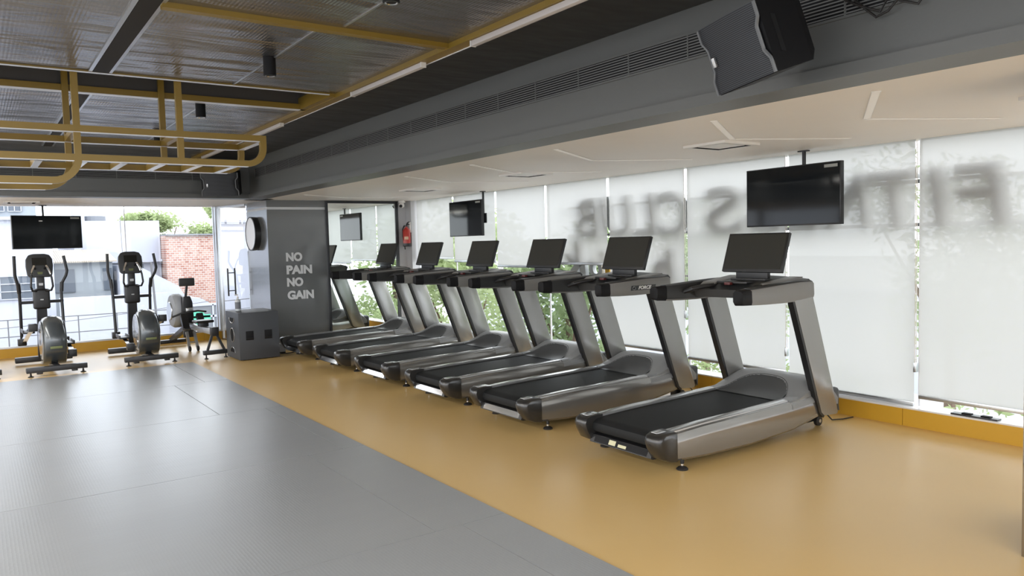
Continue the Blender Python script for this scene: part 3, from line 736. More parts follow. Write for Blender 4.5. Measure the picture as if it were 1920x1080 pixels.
    # feet and wheels
    for sgn in (-1, 1):
        g = G(); g.lathe((0, sgn*.392, 0), (0, 0, 1), [(0, .040), (.008, .041), (.018, .030), (.024, .012), (.03, .010)], 24); g.cyl((0, sgn*.392, .024), 'z', .008, .05, 10)
        ft = g.build('leveling_foot', M['rubber'], T)
        g = G(); g.cyl((0, sgn*.392, .028), 'z', .011, .012, 6); g.build('lock_nut', M['chrome'], ft)
        g = G(); g.cyl((0, sgn*.392, .045), 'z', .014, .045, 14); g.build('foot_sleeve', M['black_plastic'], ft)
    for sgn in (-1, 1):
        g = G(); y = sgn*.27
        g.lathe((1.78, y-.018, .042), (0, 1, 0), [(0, .03), (.004, .042), (.032, .042), (.036, .03)], 20); wv = g.build('wheel', M['rubber'], T)
        g = G(); g.lathe((1.78, y-.022, .042), (0, 1, 0), [(0, .016), (.044, .016)], 14); g.build('wheel_hub', M['rail_silver'], wv)
        g = G(); g.box(1.66, 1.79, y+(.02 if sgn < 0 else -.035), y+(.035 if sgn < 0 else -.02), .035, .14, .005); g.build('wheel_bracket', M['black_metal'], wv)
    # power cord to the curb
    g = G(); g.tube([(1.86, -.15, .18), (1.95, -.2, .10), (2.0, -.26, .012), (2.10, -.3, .010), (2.22, -.32, .012)], .006, 6); g.build('power_cord', M['rubber'], T)
    return T
YT = [3.99, 5.50, 6.79, 8.10, 9.46, 10.80]
tl = ['nearest the camera, whole machine in view', 'second from the camera, with the FORCE logo on its arm', 'third from the camera', 'fourth from the camera, in front of the leafy window',
      'fifth from the camera, second last in the row', 'farthest from the camera, in front of the mirror and extinguisher']
M['stop'] = mat('dark_red_key', (.10, .02, .02), .4)
T1 = make_treadmill((3.925, YT[0], 0), 'grey treadmill with blank screen, '+tl[0])
trs = [T1]
for k in range(1, 6):
    c = copy_tree(T1); c.location = (3.925, YT[k], 0); c['label'] = 'grey treadmill with blank screen, '+tl[k]; trs.append(c)
# stickers on the nearest one, logo on the second
cb = [c for c in kids(T1) if c.name.startswith('rear_cross_bar')][0]
cb.data = cb.data.copy(); cb.data.materials[0] = M['black_plastic']
for (y0, y1, h) in ((.045, .115, 1), (-.065, .018, .6)):
    g = G()
    def pt(y, s): return (-.2255+.0220*s, y, .1055+.045*s)
    g.quad([pt(y0, .12), pt(y1, .12), pt(y1, .12+.7*h), pt(y0, .12+.7*h)]); g.build('sticker', M['sticker'], cb, smooth=False)
for c in kids(cb):
    if c.name.startswith('inset_strip'): c.data = c.data.copy(); c.data.materials[0] = M['black_matte']
arm = sorted([c for c in kids(trs[1]) if c.name.startswith('handrail')], key=lambda o: min(v.co.y for v in o.data.vertices))[0]
mt = Matrix.Translation((1.02, -.4655, 1.135)) @ Matrix.Rotation(pi/2, 4, 'X')
o = text_mesh('logo', 'FORCE', .06, M['white_ink'], mt, bold=.03, depth=.001, parent=arm, shear=.3, width=(.165, .032))
g = G(); g.cyl((.965, -.4625, 1.148), (0, -1, 0), .016, .002, 20); lg = g.build('logo_badge', M['rail_silver'], arm)
g = G(); g.cyl((.965, -.4640, 1.148), (0, -1, 0), .012, .002, 20); g.build('badge_face', M['black_matte'], arm)
g = G(); g.prism([(.925, 1.128), (1.235, 1.128), (1.245, 1.172), (.935, 1.172)], 'y', -.4635, -.4625); g.build('logo_plate', M['tread_dark'], arm)

# ------------------------------------------------------------------ elliptical trainers  (local y forward, x right)
def make_elliptical(loc, rz, label, phase=0):
    T = empty('elliptical_trainer', loc, rz, label, 'elliptical trainer', 'elliptical trainers before the back window')
    g = G(); g.box(-.35, .35, -.04, .04, .055, .125, .01); g.build('rear_base_bar', M['black_metal'], T)
    for x in (-.30, .30):
        g = G(); g.lathe((x, 0, 0), (0, 0, 1), [(0, .034), (.008, .034), (.016, .014), (.06, .008)], 16); g.build('leveling_foot', M['rubber'], T)
    for x in (-.20, .20):
        g = G(); g.box(x-.035, x+.035, -.03, .03, .03, .06, .008); g.build('end_block', M['black_plastic'], T)
    g = G(); g.box(-.36, .36, 1.36, 1.46, .03, .11, .012); g.build('front_base_bar', M['black_metal'], T)
    g = G(); g.box(-.04, .04, 0, 1.4, .07, .13, .01); g.build('spine', M['black_metal'], T)
    # flywheel shroud: rounded drum, wider at the middle
    prof = []
    for k in range(28):
        a = 2*pi*k/28
        y = .30+.31*math.cos(a); z = .44+.32*math.sin(a)
        if z < .14: z = .12+(z-.14)*.1
        prof.append((y, z))
    # squarish base
    prof = [(y if z > .25 else y*.95+.015, z) for y, z in prof]
    rings = []
    for x, k in ((-.135, .82), (-.125, .90), (-.10, .965), (-.05, .995), (0, 1.0), (.05, .995), (.10, .965), (.125, .90), (.135, .82)):
        rings.append([(x, .30+(y-.30)*k, .12+(z-.12)*k if z > .13 else z) for y, z in prof])
    g = G(); g.loft(rings); sh = g.build('flywheel_shroud', M['shroud'], T, ang=60)
    for s in (-1, 1):
        g = G(); g.lathe((s*.134, .30, .44), (s, 0, 0), [(0, .26), (.006, .25), (.010, .20), (.010, .02)], 32); g.build('shroud_side', M['shroud_side'], sh)
    g = G(); g.box(-.065, .075, -.016, -.006, .345, .378, .003); g.build('badge', M['badge'], sh)
    # column
    g = G(); g.loft([[(-w_, y-d_, z), (w_, y-d_, z), (w_, y+d_, z), (-w_, y+d_, z)] for w_, d_, y, z in ((.075, .05, 1.38, .08), (.068, .045, 1.36, .45), (.062, .045, 1.33, .85), (.055, .04, 1.31, 1.1))])
    g.build('column', M['black_metal'], T)
    g = G(); g.box(-.105, .105, 1.22, 1.36, .80, 1.09, .03, 3); cv = g.build('column_cover', M['black_plastic'], T)
    g = G(); g.box(-.02, .02, 1.214, 1.221, .93, .945); g.build('badge', M['shroud_side'], cv, smooth=False)
    g = G(); g.box(-.05, .05, 1.24, 1.32, 1.07, 1.27, .012); nk = g.build('neck', M['black_plastic'], T)
    g = G(); g.box(-.026, .026, 1.233, 1.241, 1.14, 1.175); g.build('badge', M['shroud_side'], nk, smooth=False)
    mt = Matrix.Translation((0, 1.25, 1.26)) @ Matrix.Rotation(-.12, 4, 'X')
    pr = [(-.155, .03), (-.125, 0), (.125, 0), (.155, .03), (.17, .16), (.165, .26), (.13, .32), (.07, .338), (-.07, .338), (-.13, .32), (-.165, .26), (-.17, .16)]
    g = G(); g.prism(pr, 'y', 0, .06, .012, 3, mt); cs = g.build('console', M['tread_dark'], T)
    g = G(); g.prism([(-.09, .17), (.09, .17), (.09, .28), (-.09, .28)], 'y', -.004, .0, 0, 2, mt); g.build('display', M['screen'], cs, smooth=False)
    g = G(); g.prism([(-.028, .04), (.028, .04), (.034, .075), (-.034, .075)], 'y', -.005, .0, 0, 2, mt); g.build('badge', M['badge'], cs, smooth=False)
    # fixed heart-rate bars
    for s in (-1, 1):
        g = G(); g.tube([(s*.06, 1.26, 1.38), (s*.075, 1.20, 1.42), (s*.10, 1.16, 1.36), (s*.125, 1.12, 1.25), (s*.135, 1.11, 1.13), (s*.115, 1.14, 1.07), (s*.05, 1.24, 1.06)], .014, 10); hb = g.build('fixed_handlebar', M['black_plastic'], T)
        g = G(); g.tube([(s*.073, 1.20, 1.424), (s*.10, 1.16, 1.362), (s*.116, 1.137, 1.30)], .0155, 10); g.build('pulse_sensor', M['chrome'], hb)
    g = G(); g.tube([(-.28, 1.33, .90), (.28, 1.33, .90)], .022, 12); g.build('cross_bar', M['black_metal'], T)
    for s in (-1, 1):
        d = phase*s
        g = G(); g.tube([(s*.26, 1.33+d*.12, .36), (s*.26, 1.33, .90), (s*.26, 1.32-d*.04, 1.06), (s*.275, 1.30-d*.07, 1.16), (s*.33, 1.27-d*.08, 1.27), (s*.345, 1.25-d*.09, 1.34), (s*.31, 1.24-d*.1, 1.56)] if s > 0 else
                        [(s*.26, 1.33+d*.12, .36), (s*.26, 1.33, .90), (s*.265, 1.32-d*.04, 1.06), (s*.28, 1.30-d*.07, 1.16), (s*.31, 1.27-d*.08, 1.30), (s*.31, 1.24-d*.1, 1.57)],
                        .021, 12); ma = g.build('moving_handlebar', M['black_metal'], T)
        g = G(); g.tube([(s*.265, 1.32-d*.04, 1.04), (s*.275, 1.30-d*.07, 1.18)], .027, 12); g.build('grip_sleeve', M['black_plastic'], ma)
        g = G(); g.box(s*.26-.055, s*.26+.055, 1.27+d*.12, 1.37+d*.12, .28, .38, .012); g.build('pivot_cover', M['black_plastic'], ma)
        zr = .24 if s*phase <= 0 else .62
        zp = .40
        g = G(); g.tube([(s*.24, 1.32+d*.12, .33), (s*.235, .80, (.33+zr)/2+.02), (s*.225, .30, zr)], .028, 4, 1.0); pl = g.build('pedal_link', M['chrome'], T)
        g = G(); g.box(s*.235-.07, s*.235+.07, .62, .96, (.33+zr)/2+.035, (.33+zr)/2+.06, .01); g.box(s*.235-.07, s*.235-.055, .62, .96, (.33+zr)/2+.05, (.33+zr)/2+.09, .005); g.box(s*.235+.055, s*.235+.07, .62, .96, (.33+zr)/2+.05, (.33+zr)/2+.09, .005)
        g.build('pedal', M['black_plastic'], T)
        g = G(); g.box(s*.22-.05, s*.22+.05, .22, .34, zr-.05, zr+.05, .012); g.build('crank_cover', M['black_plastic'], T)
    return T
make_elliptical((.835, 11.66, 0), .04, 'black and grey elliptical trainer directly under the hanging television', -.6)
make_elliptical((2.00, 11.76, 0), .01, 'black and grey elliptical trainer between the other elliptical and the rowing machine', .7)
make_elliptical((-.12, 11.78, 0), .04, 'elliptical trainer cut off by the left edge, only a rear foot showing', .2)

# ------------------------------------------------------------------ rowing machine
T = empty('rowing_machine', (2.84, 11.66, 0), .055, 'grey rail rowing machine standing between an elliptical and the black box', 'rowing machine')
g = G(); g.box(-.17, .165, -.035, .035, .06, .125, .008); g.build('rear_bar', M['black_metal'], T)
for x in (-.13, .15):
    g = G(); g.lathe((x, 0, 0), (0, 0, 1), [(0, .03), (.008, .03), (.015, .012), (.06, .008)], 14); g.build('leveling_foot', M['rubber'], T)
for s in (-1, 1):
    g = G(); g.tube([(s*.12+.01, 0, .12), (s*.025+.005, .03, .36)], .016, 4, 1.0); g.build('rear_leg', M['black_metal'], T)
g = G(); g.box(-.05, .05, -.05, .06, .33, .46, .01); g.build('rail_end_cap', M['black_plastic'], T)
g = G(); g.box(-.035, .035, 0, 1.3, .345, .43, .006); rl = g.build('seat_rail', M['rower_rail'], T)
g = G(); g.box(-.036, -.0355, .35, .60, .375, .40); g.build('rail_logo', M['alu'], rl, smooth=False)
g = G(); g.box(-.13, .13, .40, .66, .49, .53, .02, 3); st = g.build('seat', M['black_plastic'], T)
g = G(); g.box(-.06, .06, .45, .61, .43, .495, .01); g.build('seat_carriage', M['black_metal'], st)
for s in (-1, 1):
    g = G(); g.box(s*.12-.05, s*.12+.05, .92, 1.16, .36, .385, .01, mtx=Matrix.Translation((0, 0, 0))); g.prism([(.95, .36), (1.02, .34), (1.16, .56), (1.10, .60)], 'x', s*.12-.05, s*.12+.05, .008); g.build('footplate', M['black_plastic'], T)
for s in (-1, 1):
    g = G(); g.tube([(s*.055, 1.22, .30), (s*.062, 1.10, .06)], .018, 4, 1.1); lg = g.build('front_leg', M['rower_rail'], T)
    g = G(); g.lathe((s*.062-.017, 1.07, .042), (1, 0, 0), [(0, .03), (.005, .042), (.029, .042), (.034, .03)], 16); g.build('wheel', M['rubber'], lg)
g = G(); g.tube([(-.06, 1.14, .14), (.06, 1.14, .14)], .01, 8); g.build('brace', M['rower_rail'], T)
g = G(); g.box(-.36, .14, 2.0, 2.10, .05, .11, .01); g.build('front_bar', M['black_metal'], T)
g = G(); g.tube([(-.05, 1.3, .36), (-.08, 2.05, .1)], .035, 4); g.build('front_frame', M['black_metal'], T)
# fan housing
g = G(); g.lathe((-.19, 1.62, .62), (1, 0, 0), [(0, .16), (.02, .25), (.06, .275), (.14, .275), (.18, .25), (.20, .16)], 36); fh = g.build('fan_housing', M['rower_cage'], T)
g = G(); g.lathe((-.195, 1.62, .62), (-1, 0, 0), [(0, .15), (.01, .14), (.012, .04)], 24); g.build('hub_cover', M['alu'], fh)
g = G(); g.prism([(-.075, .36), (.075, .36), (.09, .55), (.08, .76), (.05, .86), (-.05, .86), (-.08, .76), (-.09, .55)], 'y', 1.30, 1.48, .02, 3); g.build('front_cowl', M['black_plastic'], T)
g = G(); g.tube([(0, 1.40, .84), (.02, 1.36, 1.06)], .02, 10); g.build('monitor_arm', M['black_metal'], T)
g = G(); g.prism([(-.11, 1.02), (.13, 1.02), (.13, 1.15), (-.11, 1.15)], 'y', 1.31, 1.35, .02, 3); mo = g.build('monitor', M['tread_dark'], T)
g = G(); g.tube([(-.26, 1.24, .55), (-.12, 1.20, .60), (.0, 1.18, .615), (.12, 1.20, .625), (.26, 1.24, .60)], .016, 10); hn = g.build('pull_handle', M['black_plastic'], T)
g = G(); g.box(-.05, .05, 1.2, 1.3, .60, .68, .01); g.build('handle_cradle', M['rail_silver'], T)
g = G(); g.box(-.08, .08, 1.28, 1.36, .20, .38, .02); g.build('lower_cowl', M['black_plastic'], T)

# ------------------------------------------------------------------ subwoofer box and bottle
T = empty('subwoofer', (3.31, 11.39, 0), 0, 'large black subwoofer box on the floor in front of the grey column', 'subwoofer')
g = G(); g.box(-.285, .285, -.335, .335, .012, .685, .006); cab = g.build('cabinet', M['sub'], T)
for x in (-.2, .2):
    for y in (-.25, .25):
        g = G(); g.cyl((x, y, 0), 'z', .02, .014, 12); g.build('rubber_foot', M['rubber'], T)
for x in (-.135, .13):
    g = G(); g.box(x-.055, x+.055, -.338, -.330, .29, .42, .004); g.box(x-.045, x+.045, -.3405, -.334, .30, .41, .01); h_ = g.build('handle_recess', M['black_matte'], T)
    g = G(); g.tube([(x-.05, -.345, .315), (x+.05, -.345, .315)], .009, 8); g.build('handle_bar', M['black_plastic'], h_)
for z, k in ((.60, 0), (.35, 1), (.10, 0)):
    g = G(); n = 28
    if k:
        g.lathe((-.285, 0, z), (-1, 0, 0), [(-.01, .10), (.003, .10), (.004, .02)], 28)
    else:
        s = -1 if z > .35 else 1
        pr = [(.12*math.cos(a), z+s*.0+(.075*math.sin(a) if z < .3 else -.075*math.sin(a))) for a in [pi*i/14 for i in range(15)]]
        g.prism(pr, 'x', -.289, -.28)
    pt_ = g.build('port', M['black_matte'], T)
    g = G()
    if k: g.tube([(-.289, .10*math.cos(a), z+.10*math.sin(a)) for a in [2*pi*i/28 for i in range(29)]], .006, 6)
    else: g.tube([(-.289, p_[0], p_[1]) for p_ in pr], .006, 6)
    g.build('port_rim', M['white_plastic'] if False else M['rail_silver'], pt_)
T = empty('sanitiser_bottle', (3.15, 11.50, .685), 0, 'small clear pump bottle with dark label standing on the black subwoofer box', 'bottle')
g = G(); g.lathe((0, 0, 0), (0, 0, 1), [(0, .036), (.004, .04), (.15, .04), (.165, .03), (.175, .014), (.19, .014)], 20)
pb = g.build('bottle_body', mat('clear_pet', (.55, .58, .60), .15), T)
g = G(); g.lathe((0, 0, .03), (0, 0, 1), [(0, .0405), (.0, .041), (.10, .041), (.1005, .0405)], 20); g.build('bottle_label', M['hoarding'], pb)
g = G(); g.cyl((0, 0, .19), 'z', .016, .018, 14); g.tube([(0, 0, .208), (0, 0, .235)], .005, 8); g.tube([(.01, 0, .235), (-.04, 0, .237)], .008, 8); g.build('pump', M['white_plastic'], T)
T = empty('power_box', (3.71, 11.52, 0), 0, 'small pale grey box on the floor between the subwoofer and the last treadmill', 'power box')
g = G(); g.box(-.05, .10, -.08, .08, .02, .14, .006); g.build('housing', mat('grey_box_plastic', (.30, .31, .32), .5), T)
g = G(); g.box(-.05, .10, -.08, .08, 0, .02, .004); g.build('base', M['black_plastic'], T)
g = G(); g.tube([(3.72, 11.43, .012), (3.70, 11.34, .010), (3.78, 11.30, .010), (3.92, 11.36, .010), (4.0, 11.31, .010), (4.2, 11.38, .010), (4.4, 11.40, .010)], .007, 6)
tag(g.build('power_cable', M['rubber']), 'black cable looping over the yellow floor beside the last treadmill', 'cable')

# socket plates on the sill
for y, wh in ((2.74, 'nearest, right of the first treadmill'), (5.95, 'farther, behind the first treadmill\'s console')):
    T = empty('socket_plate', (6.275, y, .155), 0, 'black twin socket plate lying on the pale window sill, '+wh, 'socket', 'black socket plates on the sill')
    g = G(); g.box(-.035, .035, -.17, .17, 0, .012, .003); g.build('plate', M['black_plastic'], T)
    for dy in (-.08, .06):
        g = G(); g.box(-.022, .022, dy-.035, dy+.035, .012, .022, .003); g.build('socket', M['black_matte'], T)

# ------------------------------------------------------------------ loudspeakers
def speaker(c, yaw, pit, roll, W_, H_, D_, label, taper=.72):
    n = Vector((-math.cos(yaw)*math.cos(pit), -math.sin(yaw)*math.cos(pit), -math.sin(pit)))
    s = Vector((math.sin(yaw), -math.cos(yaw), 0)); t = n.cross(s)
    if t.z < 0: t = -t
    s, t = s*math.cos(roll)+t*math.sin(roll), t*math.cos(roll)-s*math.sin(roll)
    # local frame: x = s, y = -n (depth), z = t
    T = empty('loudspeaker', c, 0, label, 'loudspeaker', 'black loudspeakers on the bulkheads')
    y_ = -n
    if s.cross(y_).dot(t) < 0: s = -s; flip = True
    else: flip = False
    T.matrix_world = Matrix(((s.x, y_.x, t.x, c[0]), (s.y, y_.y, t.y, c[1]), (s.z, y_.z, t.z, c[2]), (0, 0, 0, 1)))
    w, h = W_/2, H_/2
    g = G(); k = taper
    g.loft([[(-w, .0, -h), (w, .0, -h), (w, 0, h), (-w, 0, h)], [(-w, D_*.72, -h), (w, D_*.72, -h), (w, D_*.72, h), (-w, D_*.72, h)], [(-w*k, D_, -h*k), (w*k, D_, -h*k), (w*k, D_, h*k), (-w*k, D_, h*k)]])
    cb = g.build('cabinet', M['black_matte'], T, smooth=False)
    # grille with a wavy left and right edge, bowed forward
    N = 24; rings = []
    def wx(v):    # half-width along the height
        return w*(1.0-.13*max(0, math.cos(v*pi*.62))**2) if abs(v) < .8 else w
    def edge(v):
        a = abs(v)
        return w*(.86 if a < .35 else .86+.13*min(1, (a-.35)/.25) if a < .75 else .99)
    for i in range(N+1):
        v = -1+2*i/N; e = edge(v); z = v*h*.985
        rings.append([(-e, -.004, z)]+[(-e*.94+2*e*.94*j/10, -.02-.02*(1-(2*j/10-1)**2), z) for j in range(11)]+[(e, -.004, z)])
    g = G(); g.loft(rings, cap=False, closed=False); gr = g.build('grille', M['grille'], T, ang=60)
    for sg in (-1, 1):
        g = G(); g.tube([(sg*edge(-1+2*i/N), -.012, (-1+2*i/N)*h*.985) for i in range(N+1)], .009, 6); g.build('grille_edge', mat('grille_edge_grey', (.10, .105, .11), .4) if 'ge' not in M else M['ge'], gr)
    g = G(); g.box(-w*.66-.010, -w*.66+.010, -.042, -.030, -.035, .012, .002); g.build('badge', M['rail_silver'], gr)
    for sg in (-1, 1):
        g = G(); g.prism([(D_*.18, -h*.5), (D_*.26, -h*.55), (D_*.26, h*.5), (D_*.18, h*.55)], 'x', sg*w-.003, sg*w+.003); g.build('side_handle', M['black_plastic'], cb)
    g = G(); g.box(-.03, .03, D_*.6, D_+.10, -.015, .015, .004); g.build('wall_bracket', M['black_metal'], T)
    return T
M['ge'] = mat('grille_edge_grey', (.12, .125, .13), .4)
speaker((2.967, 2.35, 2.464), -.133, .314, .108, .379, .33, .326, 'big black loudspeaker hanging over the right bulkhead, nearest the camera')
speaker((2.93, 11.31, 2.515), 1.12, .22, 0, .50, .33, .30, 'black loudspeaker tucked in the far corner of the bulkheads above the windows')
g = G()
g.tube([(3.44, 2.10, 2.70), (3.42, 2.0, 2.64), (3.43, 1.92, 2.60), (3.43, 1.88, 2.66), (3.42, 1.82, 2.62), (3.43, 1.75, 2.59), (3.43, 1.70, 2.65), (3.45, 1.6, 2.72)], .006, 6)
g.tube([(3.44, 2.08, 2.72), (3.42, 1.98, 2.62), (3.43, 1.94, 2.58), (3.42, 1.88, 2.59), (3.43, 1.80, 2.67), (3.44, 1.66, 2.74)], .006, 6)
tag(g.build('speaker_cable', M['rubber']), 'black cable looped beside the big loudspeaker on the air grille', 'cable')

# ------------------------------------------------------------------ hanging monkey bars
def rig():
    T = empty('hanging_monkey_bars', (0, 0, 0), 0, 'yellow steel monkey bar frame hanging from the slot in the ceiling', 'monkey bars')
    yn, yf, hw = 6.45, 7.08, .024
    xr = 2.03; zlo, zup, zst = 2.295, 2.505, 2.125
    def bar(name, pts, m='steel_yellow'):
        k = {'hanger_post': -.0015, 'rung': -.001, 'upper_rung': -.0008, 'step_rung': -.001, 'upper_rail': -.0005, 'step_rail': .0006}.get(name, 0)
        g = G(); g.tube(pts, hw+k, 4); return g.build(name, M[m], T, smooth=False)
    for y in (yn, yf):
        # outer loop: upper rail, rounded right end, lower rail
        arc = [(xr-.13+.13*math.sin(a), y, zlo+.13-.13*math.cos(a)) for a in [pi/2*k/8 for k in range(9)]]
        bar('lower_rail', [(-5.5, y, zlo), (-1, y, zlo)]+arc+[(xr, y, zup)])
        bar('upper_rail', [(-5.5, y, zup), (xr+hw, y, zup)])
        for x in (.675, 1.385, -1.6, -3.2):
            bar('hanger_post', [(x, y, zlo+.012), (x, y, 3.48)])
        # lower step on the left
        arc = [(.675-.17+.17*math.sin(a), y-.001, zst+.17-.17*math.cos(a)) for a in [pi/2*k/8 for k in range(9)]]
        bar('step_rail', [(-5.5, y-.001, zst)]+arc)
    for x in (.12, .43, .715, .985, 1.255, 1.53, 1.80, -.2, -.5, -.8, -1.1, -1.4):
        bar('rung', [(x, yn+.012, zlo), (x, yf-.012, zlo)])
    for x in (-.1, -.5, -.9, -1.3):
        bar('step_rung', [(x, yn+.012, zst), (x, yf-.012, zst)])
    for x in (xr, 1.385, .675): bar('upper_rung', [(x-.002, yn+.012, zup), (x-.002, yf-.012, zup)])
    # lit undersides of rails and rungs, drawn as pale strips
    for y in (yn, yf):
        g = G(); g.box(-5.5, xr-.13, y-hw, y+hw, zlo-hw-.004, zlo-hw); g.box(-5.5, xr-.03, y-hw, y+hw, zup-hw-.004, zup-hw); g.box(-5.5, .5, y-hw, y+hw, zst-hw-.004, zst-hw)
        g.build('lit_underside', M['sill'], T, smooth=False)
    g = G()
    for x in (.12, .43, .715, .985, 1.255, 1.53, 1.80, -.2, -.5, -.8, -1.1, -1.4): g.box(x-hw, x+hw, yn, yf, zlo-hw-.004, zlo-hw)
    g.box(xr-hw, xr+hw, yn, yf, zup-hw-.004, zup-hw)
    g.build('lit_rung_underside', M['sill'], T, smooth=False)
rig()

# ------------------------------------------------------------------ sign letters outside the right windows
sign = [('F', 2.555, 2.90), ('I', 2.99, 3.095), ('T', 3.20, 3.62), ('N', 3.65, 4.06), ('E', 4.13, 4.46), ('S', 4.50, 4.88), ('S', 4.95, 5.42), ('C', 5.66, 6.10), ('L', 6.15, 6.52), ('U', 6.55, 7.02), ('B', 7.12, 7.53)]
sl = {'F': 'first letter F', 'I': 'letter I after the F', 'T': 'letter T', 'N': 'letter N', 'E': 'letter E', 'C': 'letter C', 'L': 'letter L', 'U': 'letter U', 'B': 'last letter B'}
seen = 0
for ch, y0, y1 in sign:
    mt = Matrix(((0, 0, 1, 6.412), (1, 0, 0, y0), (0, 1, 0, 1.635), (0, 0, 0, 1)))
    o = text_mesh('sign_letter', ch, .6, M['sign_letter'], mt, bold=.016, depth=.03, width=(y1-y0, .485), lean=.14)
    if ch == 'S': seen += 1; lb = 'first' if seen == 1 else 'second'; lb += ' letter S'
    else: lb = sl[ch]
    tag(o, 'large sign '+lb+' seen mirrored through the roller blinds', 'sign letter', 'sign letters outside the right windows')
for ch, y0, y1, z0, z1, mm, lb in (('b', 5.88, 6.20, 1.06, 1.47, 'sign_brown', 'small brown sign letter with a tall stem, below the C'), ('i', 6.98, 7.07, 1.08, 1.46, 'sign_yellow', 'small yellow sign letter, below the U'),
                                   ('o', 7.12, 7.36, 1.08, 1.34, 'sign_letter', 'small round dark sign letter below the B'), ('k', 7.44, 7.84, 1.10, 1.58, 'sign_letter', 'small slanted sign letter, lowest left of the B')):
    mt = Matrix(((0, 0, 1, 6.412), (1, 0, 0, y0), (0, 1, 0, z0+.02), (0, 0, 0, 1)))
    o = text_mesh('sign_letter', ch, .5, M[mm], mt, bold=.03, depth=.03, width=(y1-y0, z1-z0), lean=.1)
    tag(o, lb, 'sign letter', 'small sign letters outside the right windows')
T = empty('sign_support', (6.525, 5.07, 1.58), 0, 'steel rails carrying the outdoor sign letters', 'sign rail')
g = G(); g.box(-.07, -.045, -2.8, 2.8, .06, .09); g.box(-.07, -.045, -2.8, 2.8, .42, .45)
for y in (.45, .9, 2.1, 2.6): g.box(-.07, -.05, y-.008, y+.008, -.40, .06)
g.box(-.07, -.05, .4, 2.85, -.42, -.40); g.build('rail', M['rail_ext'], T, smooth=False)
g = G()
for y in (-2.7, -1.3, 0, 1.3, 2.7): g.box(-.05, .02, y-.01, y+.01, .425, .445)
g.build('standoff', M['rail_ext'], T, smooth=False)

# ------------------------------------------------------------------ outside
g = G(); g.quad([(-120, -120, -3.5), (160, -120, -3.5), (160, 160, -3.5), (-120, 160, -3.5)])
struct(g.build('ground', M['concrete'], smooth=False), 'pale street outside')
g = G(); g.box(6.6, 6.9, -6, 13, -3.5, -1.2); g.box(-8, 6.9, 14.4, 14.9, -3.5, -.2)
struct(g.build('wall_parapet', M['white_build'], smooth=False), 'white parapet outside')

def foliage(g, c, r, n, size, seed):
    rnd = random.Random(seed); c = Vector(c)
    blobs = []
    for i in range(14):
        d = Vector((rnd.uniform(-1, 1), rnd.uniform(-1, 1), rnd.uniform(-1, 1)))
        if d.length > 1: d.normalize()
        blobs.append((Vector((d.x*r[0]*.7, d.y*r[1]*.7, d.z*r[2]*.7)), rnd.uniform(.28, .5)))
    verts = []; faces = []
    for i in range(n):
        b, k = rnd.choice(blobs)
        d = Vector((rnd.gauss(0, 1), rnd.gauss(0, 1), rnd.gauss(0, 1))).normalized()*(rnd.random()**.4)*k
        p = c+b+Vector((d.x*r[0], d.y*r[1], d.z*r[2]))
        a = Vector((rnd.gauss(0, 1), rnd.gauss(0, 1), rnd.gauss(0, .6))).normalized(); b2 = a.cross(Vector((rnd.gauss(0, 1), rnd.gauss(0, 1), rnd.gauss(0, 1)))).normalized()
        s = size*rnd.uniform(.6, 1.4); k0 = len(verts)
        verts += [p-a*s, p-b2*s*.4, p+a*s, p+b2*s*.4]; faces.append((k0, k0+1, k0+2, k0+3))
    me = D.meshes.new('crown'); me.from_pydata([tuple(v) for v in verts], [], faces); return me
def tree(loc, r, h, label, name='tree', m='leaf', n=3500, size=.10, seed=1, group=None, trunk=True, cat='tree'):
    T = empty(name, loc, 0, label, cat, group)
    me = foliage(None, (0, 0, h), r, n, size, seed); me.materials.append(M[m])
    o = D.objects.new('crown', me); COL.objects.link(o); o.parent = T
    if trunk:
        g = G(); g.tube([(0, 0, 0), (.05, .03, h*.5), (0, .05, h*.95)], [.14, .10, .05], 8)
        for a in (0, 2.1, 4.2): g.tube([(.03, .03, h*.6), (math.cos(a)*r[0]*.5, math.sin(a)*r[1]*.5, h+r[2]*.2)], [.06, .02], 6)
        g.build('trunk', M['trunk'], T)
    return T
# right side greenery
rs = [((9.2, 15.2, -3.5), (1.5, 1.6, 2.0), 3.4, 'leafy green tree outside seen between the farthest treadmills', 4500),
      ((10.0, 12.2, -3.5), (1.5, 1.7, 1.9), 3.7, 'leafy green tree outside seen past the fifth treadmill', 4500),
      ((11.5, 18.6, -3.5), (2.0, 2.0, 2.3), 4.2, 'tall green tree outside reflected and seen by the corner pier', 4500),
      ((14.5, 12.5, -3.5), (2.2, 3.0, 2.4), 4.6, 'broad green tree far outside the right windows', 4500),
      ((11.3, 1.2, -3.5), (2.2, 2.2, 2.2), 3.9, 'green tree outside that shows only in the wall mirror', 5000),
      ((15.0, 7.0, -3.5), (2.0, 2.6, 2.4), 4.8, 'green tree outside, showing only through the nearest blinds', 3000)]
for i, (loc, r, h, lb, n) in enumerate(rs): tree(loc, r, h, lb, n=n, seed=20+i, m='leaf' if i % 2 else 'leaf_lime', group='trees outside the right windows')
for i, (y, lb) in enumerate(((1.9, 'clipped green hedge outside the window at the right edge'), (4.2, 'clipped green hedge outside, left of the long blind cord'), (6.4, 'clipped green hedge outside behind the second treadmill'))):
    T = empty('hedge', (8.9, y+1.6, -3.5), 0, lb, 'hedge', 'hedges outside the right windows')
    me = foliage(None, (0, 0, 2.5), (.7, 1.1, 1.0), 2600, .05, 50+i); me.materials.append(M['leaf_lime'])
    o = D.objects.new('leaves', me); COL.objects.link(o); o.parent = T
    g = G()
    for dy in (-.6, 0, .6): g.tube([(0, dy, 0), (.03, dy, 2.2)], .04, 6)
    g.build('stems', M['trunk'], T)
g = G(); g.box(24, 25, -20, 40, -3.5, -.3); tag(g.build('boundary_wall', M['white_build'], smooth=False), 'long white boundary wall across the street', 'wall')
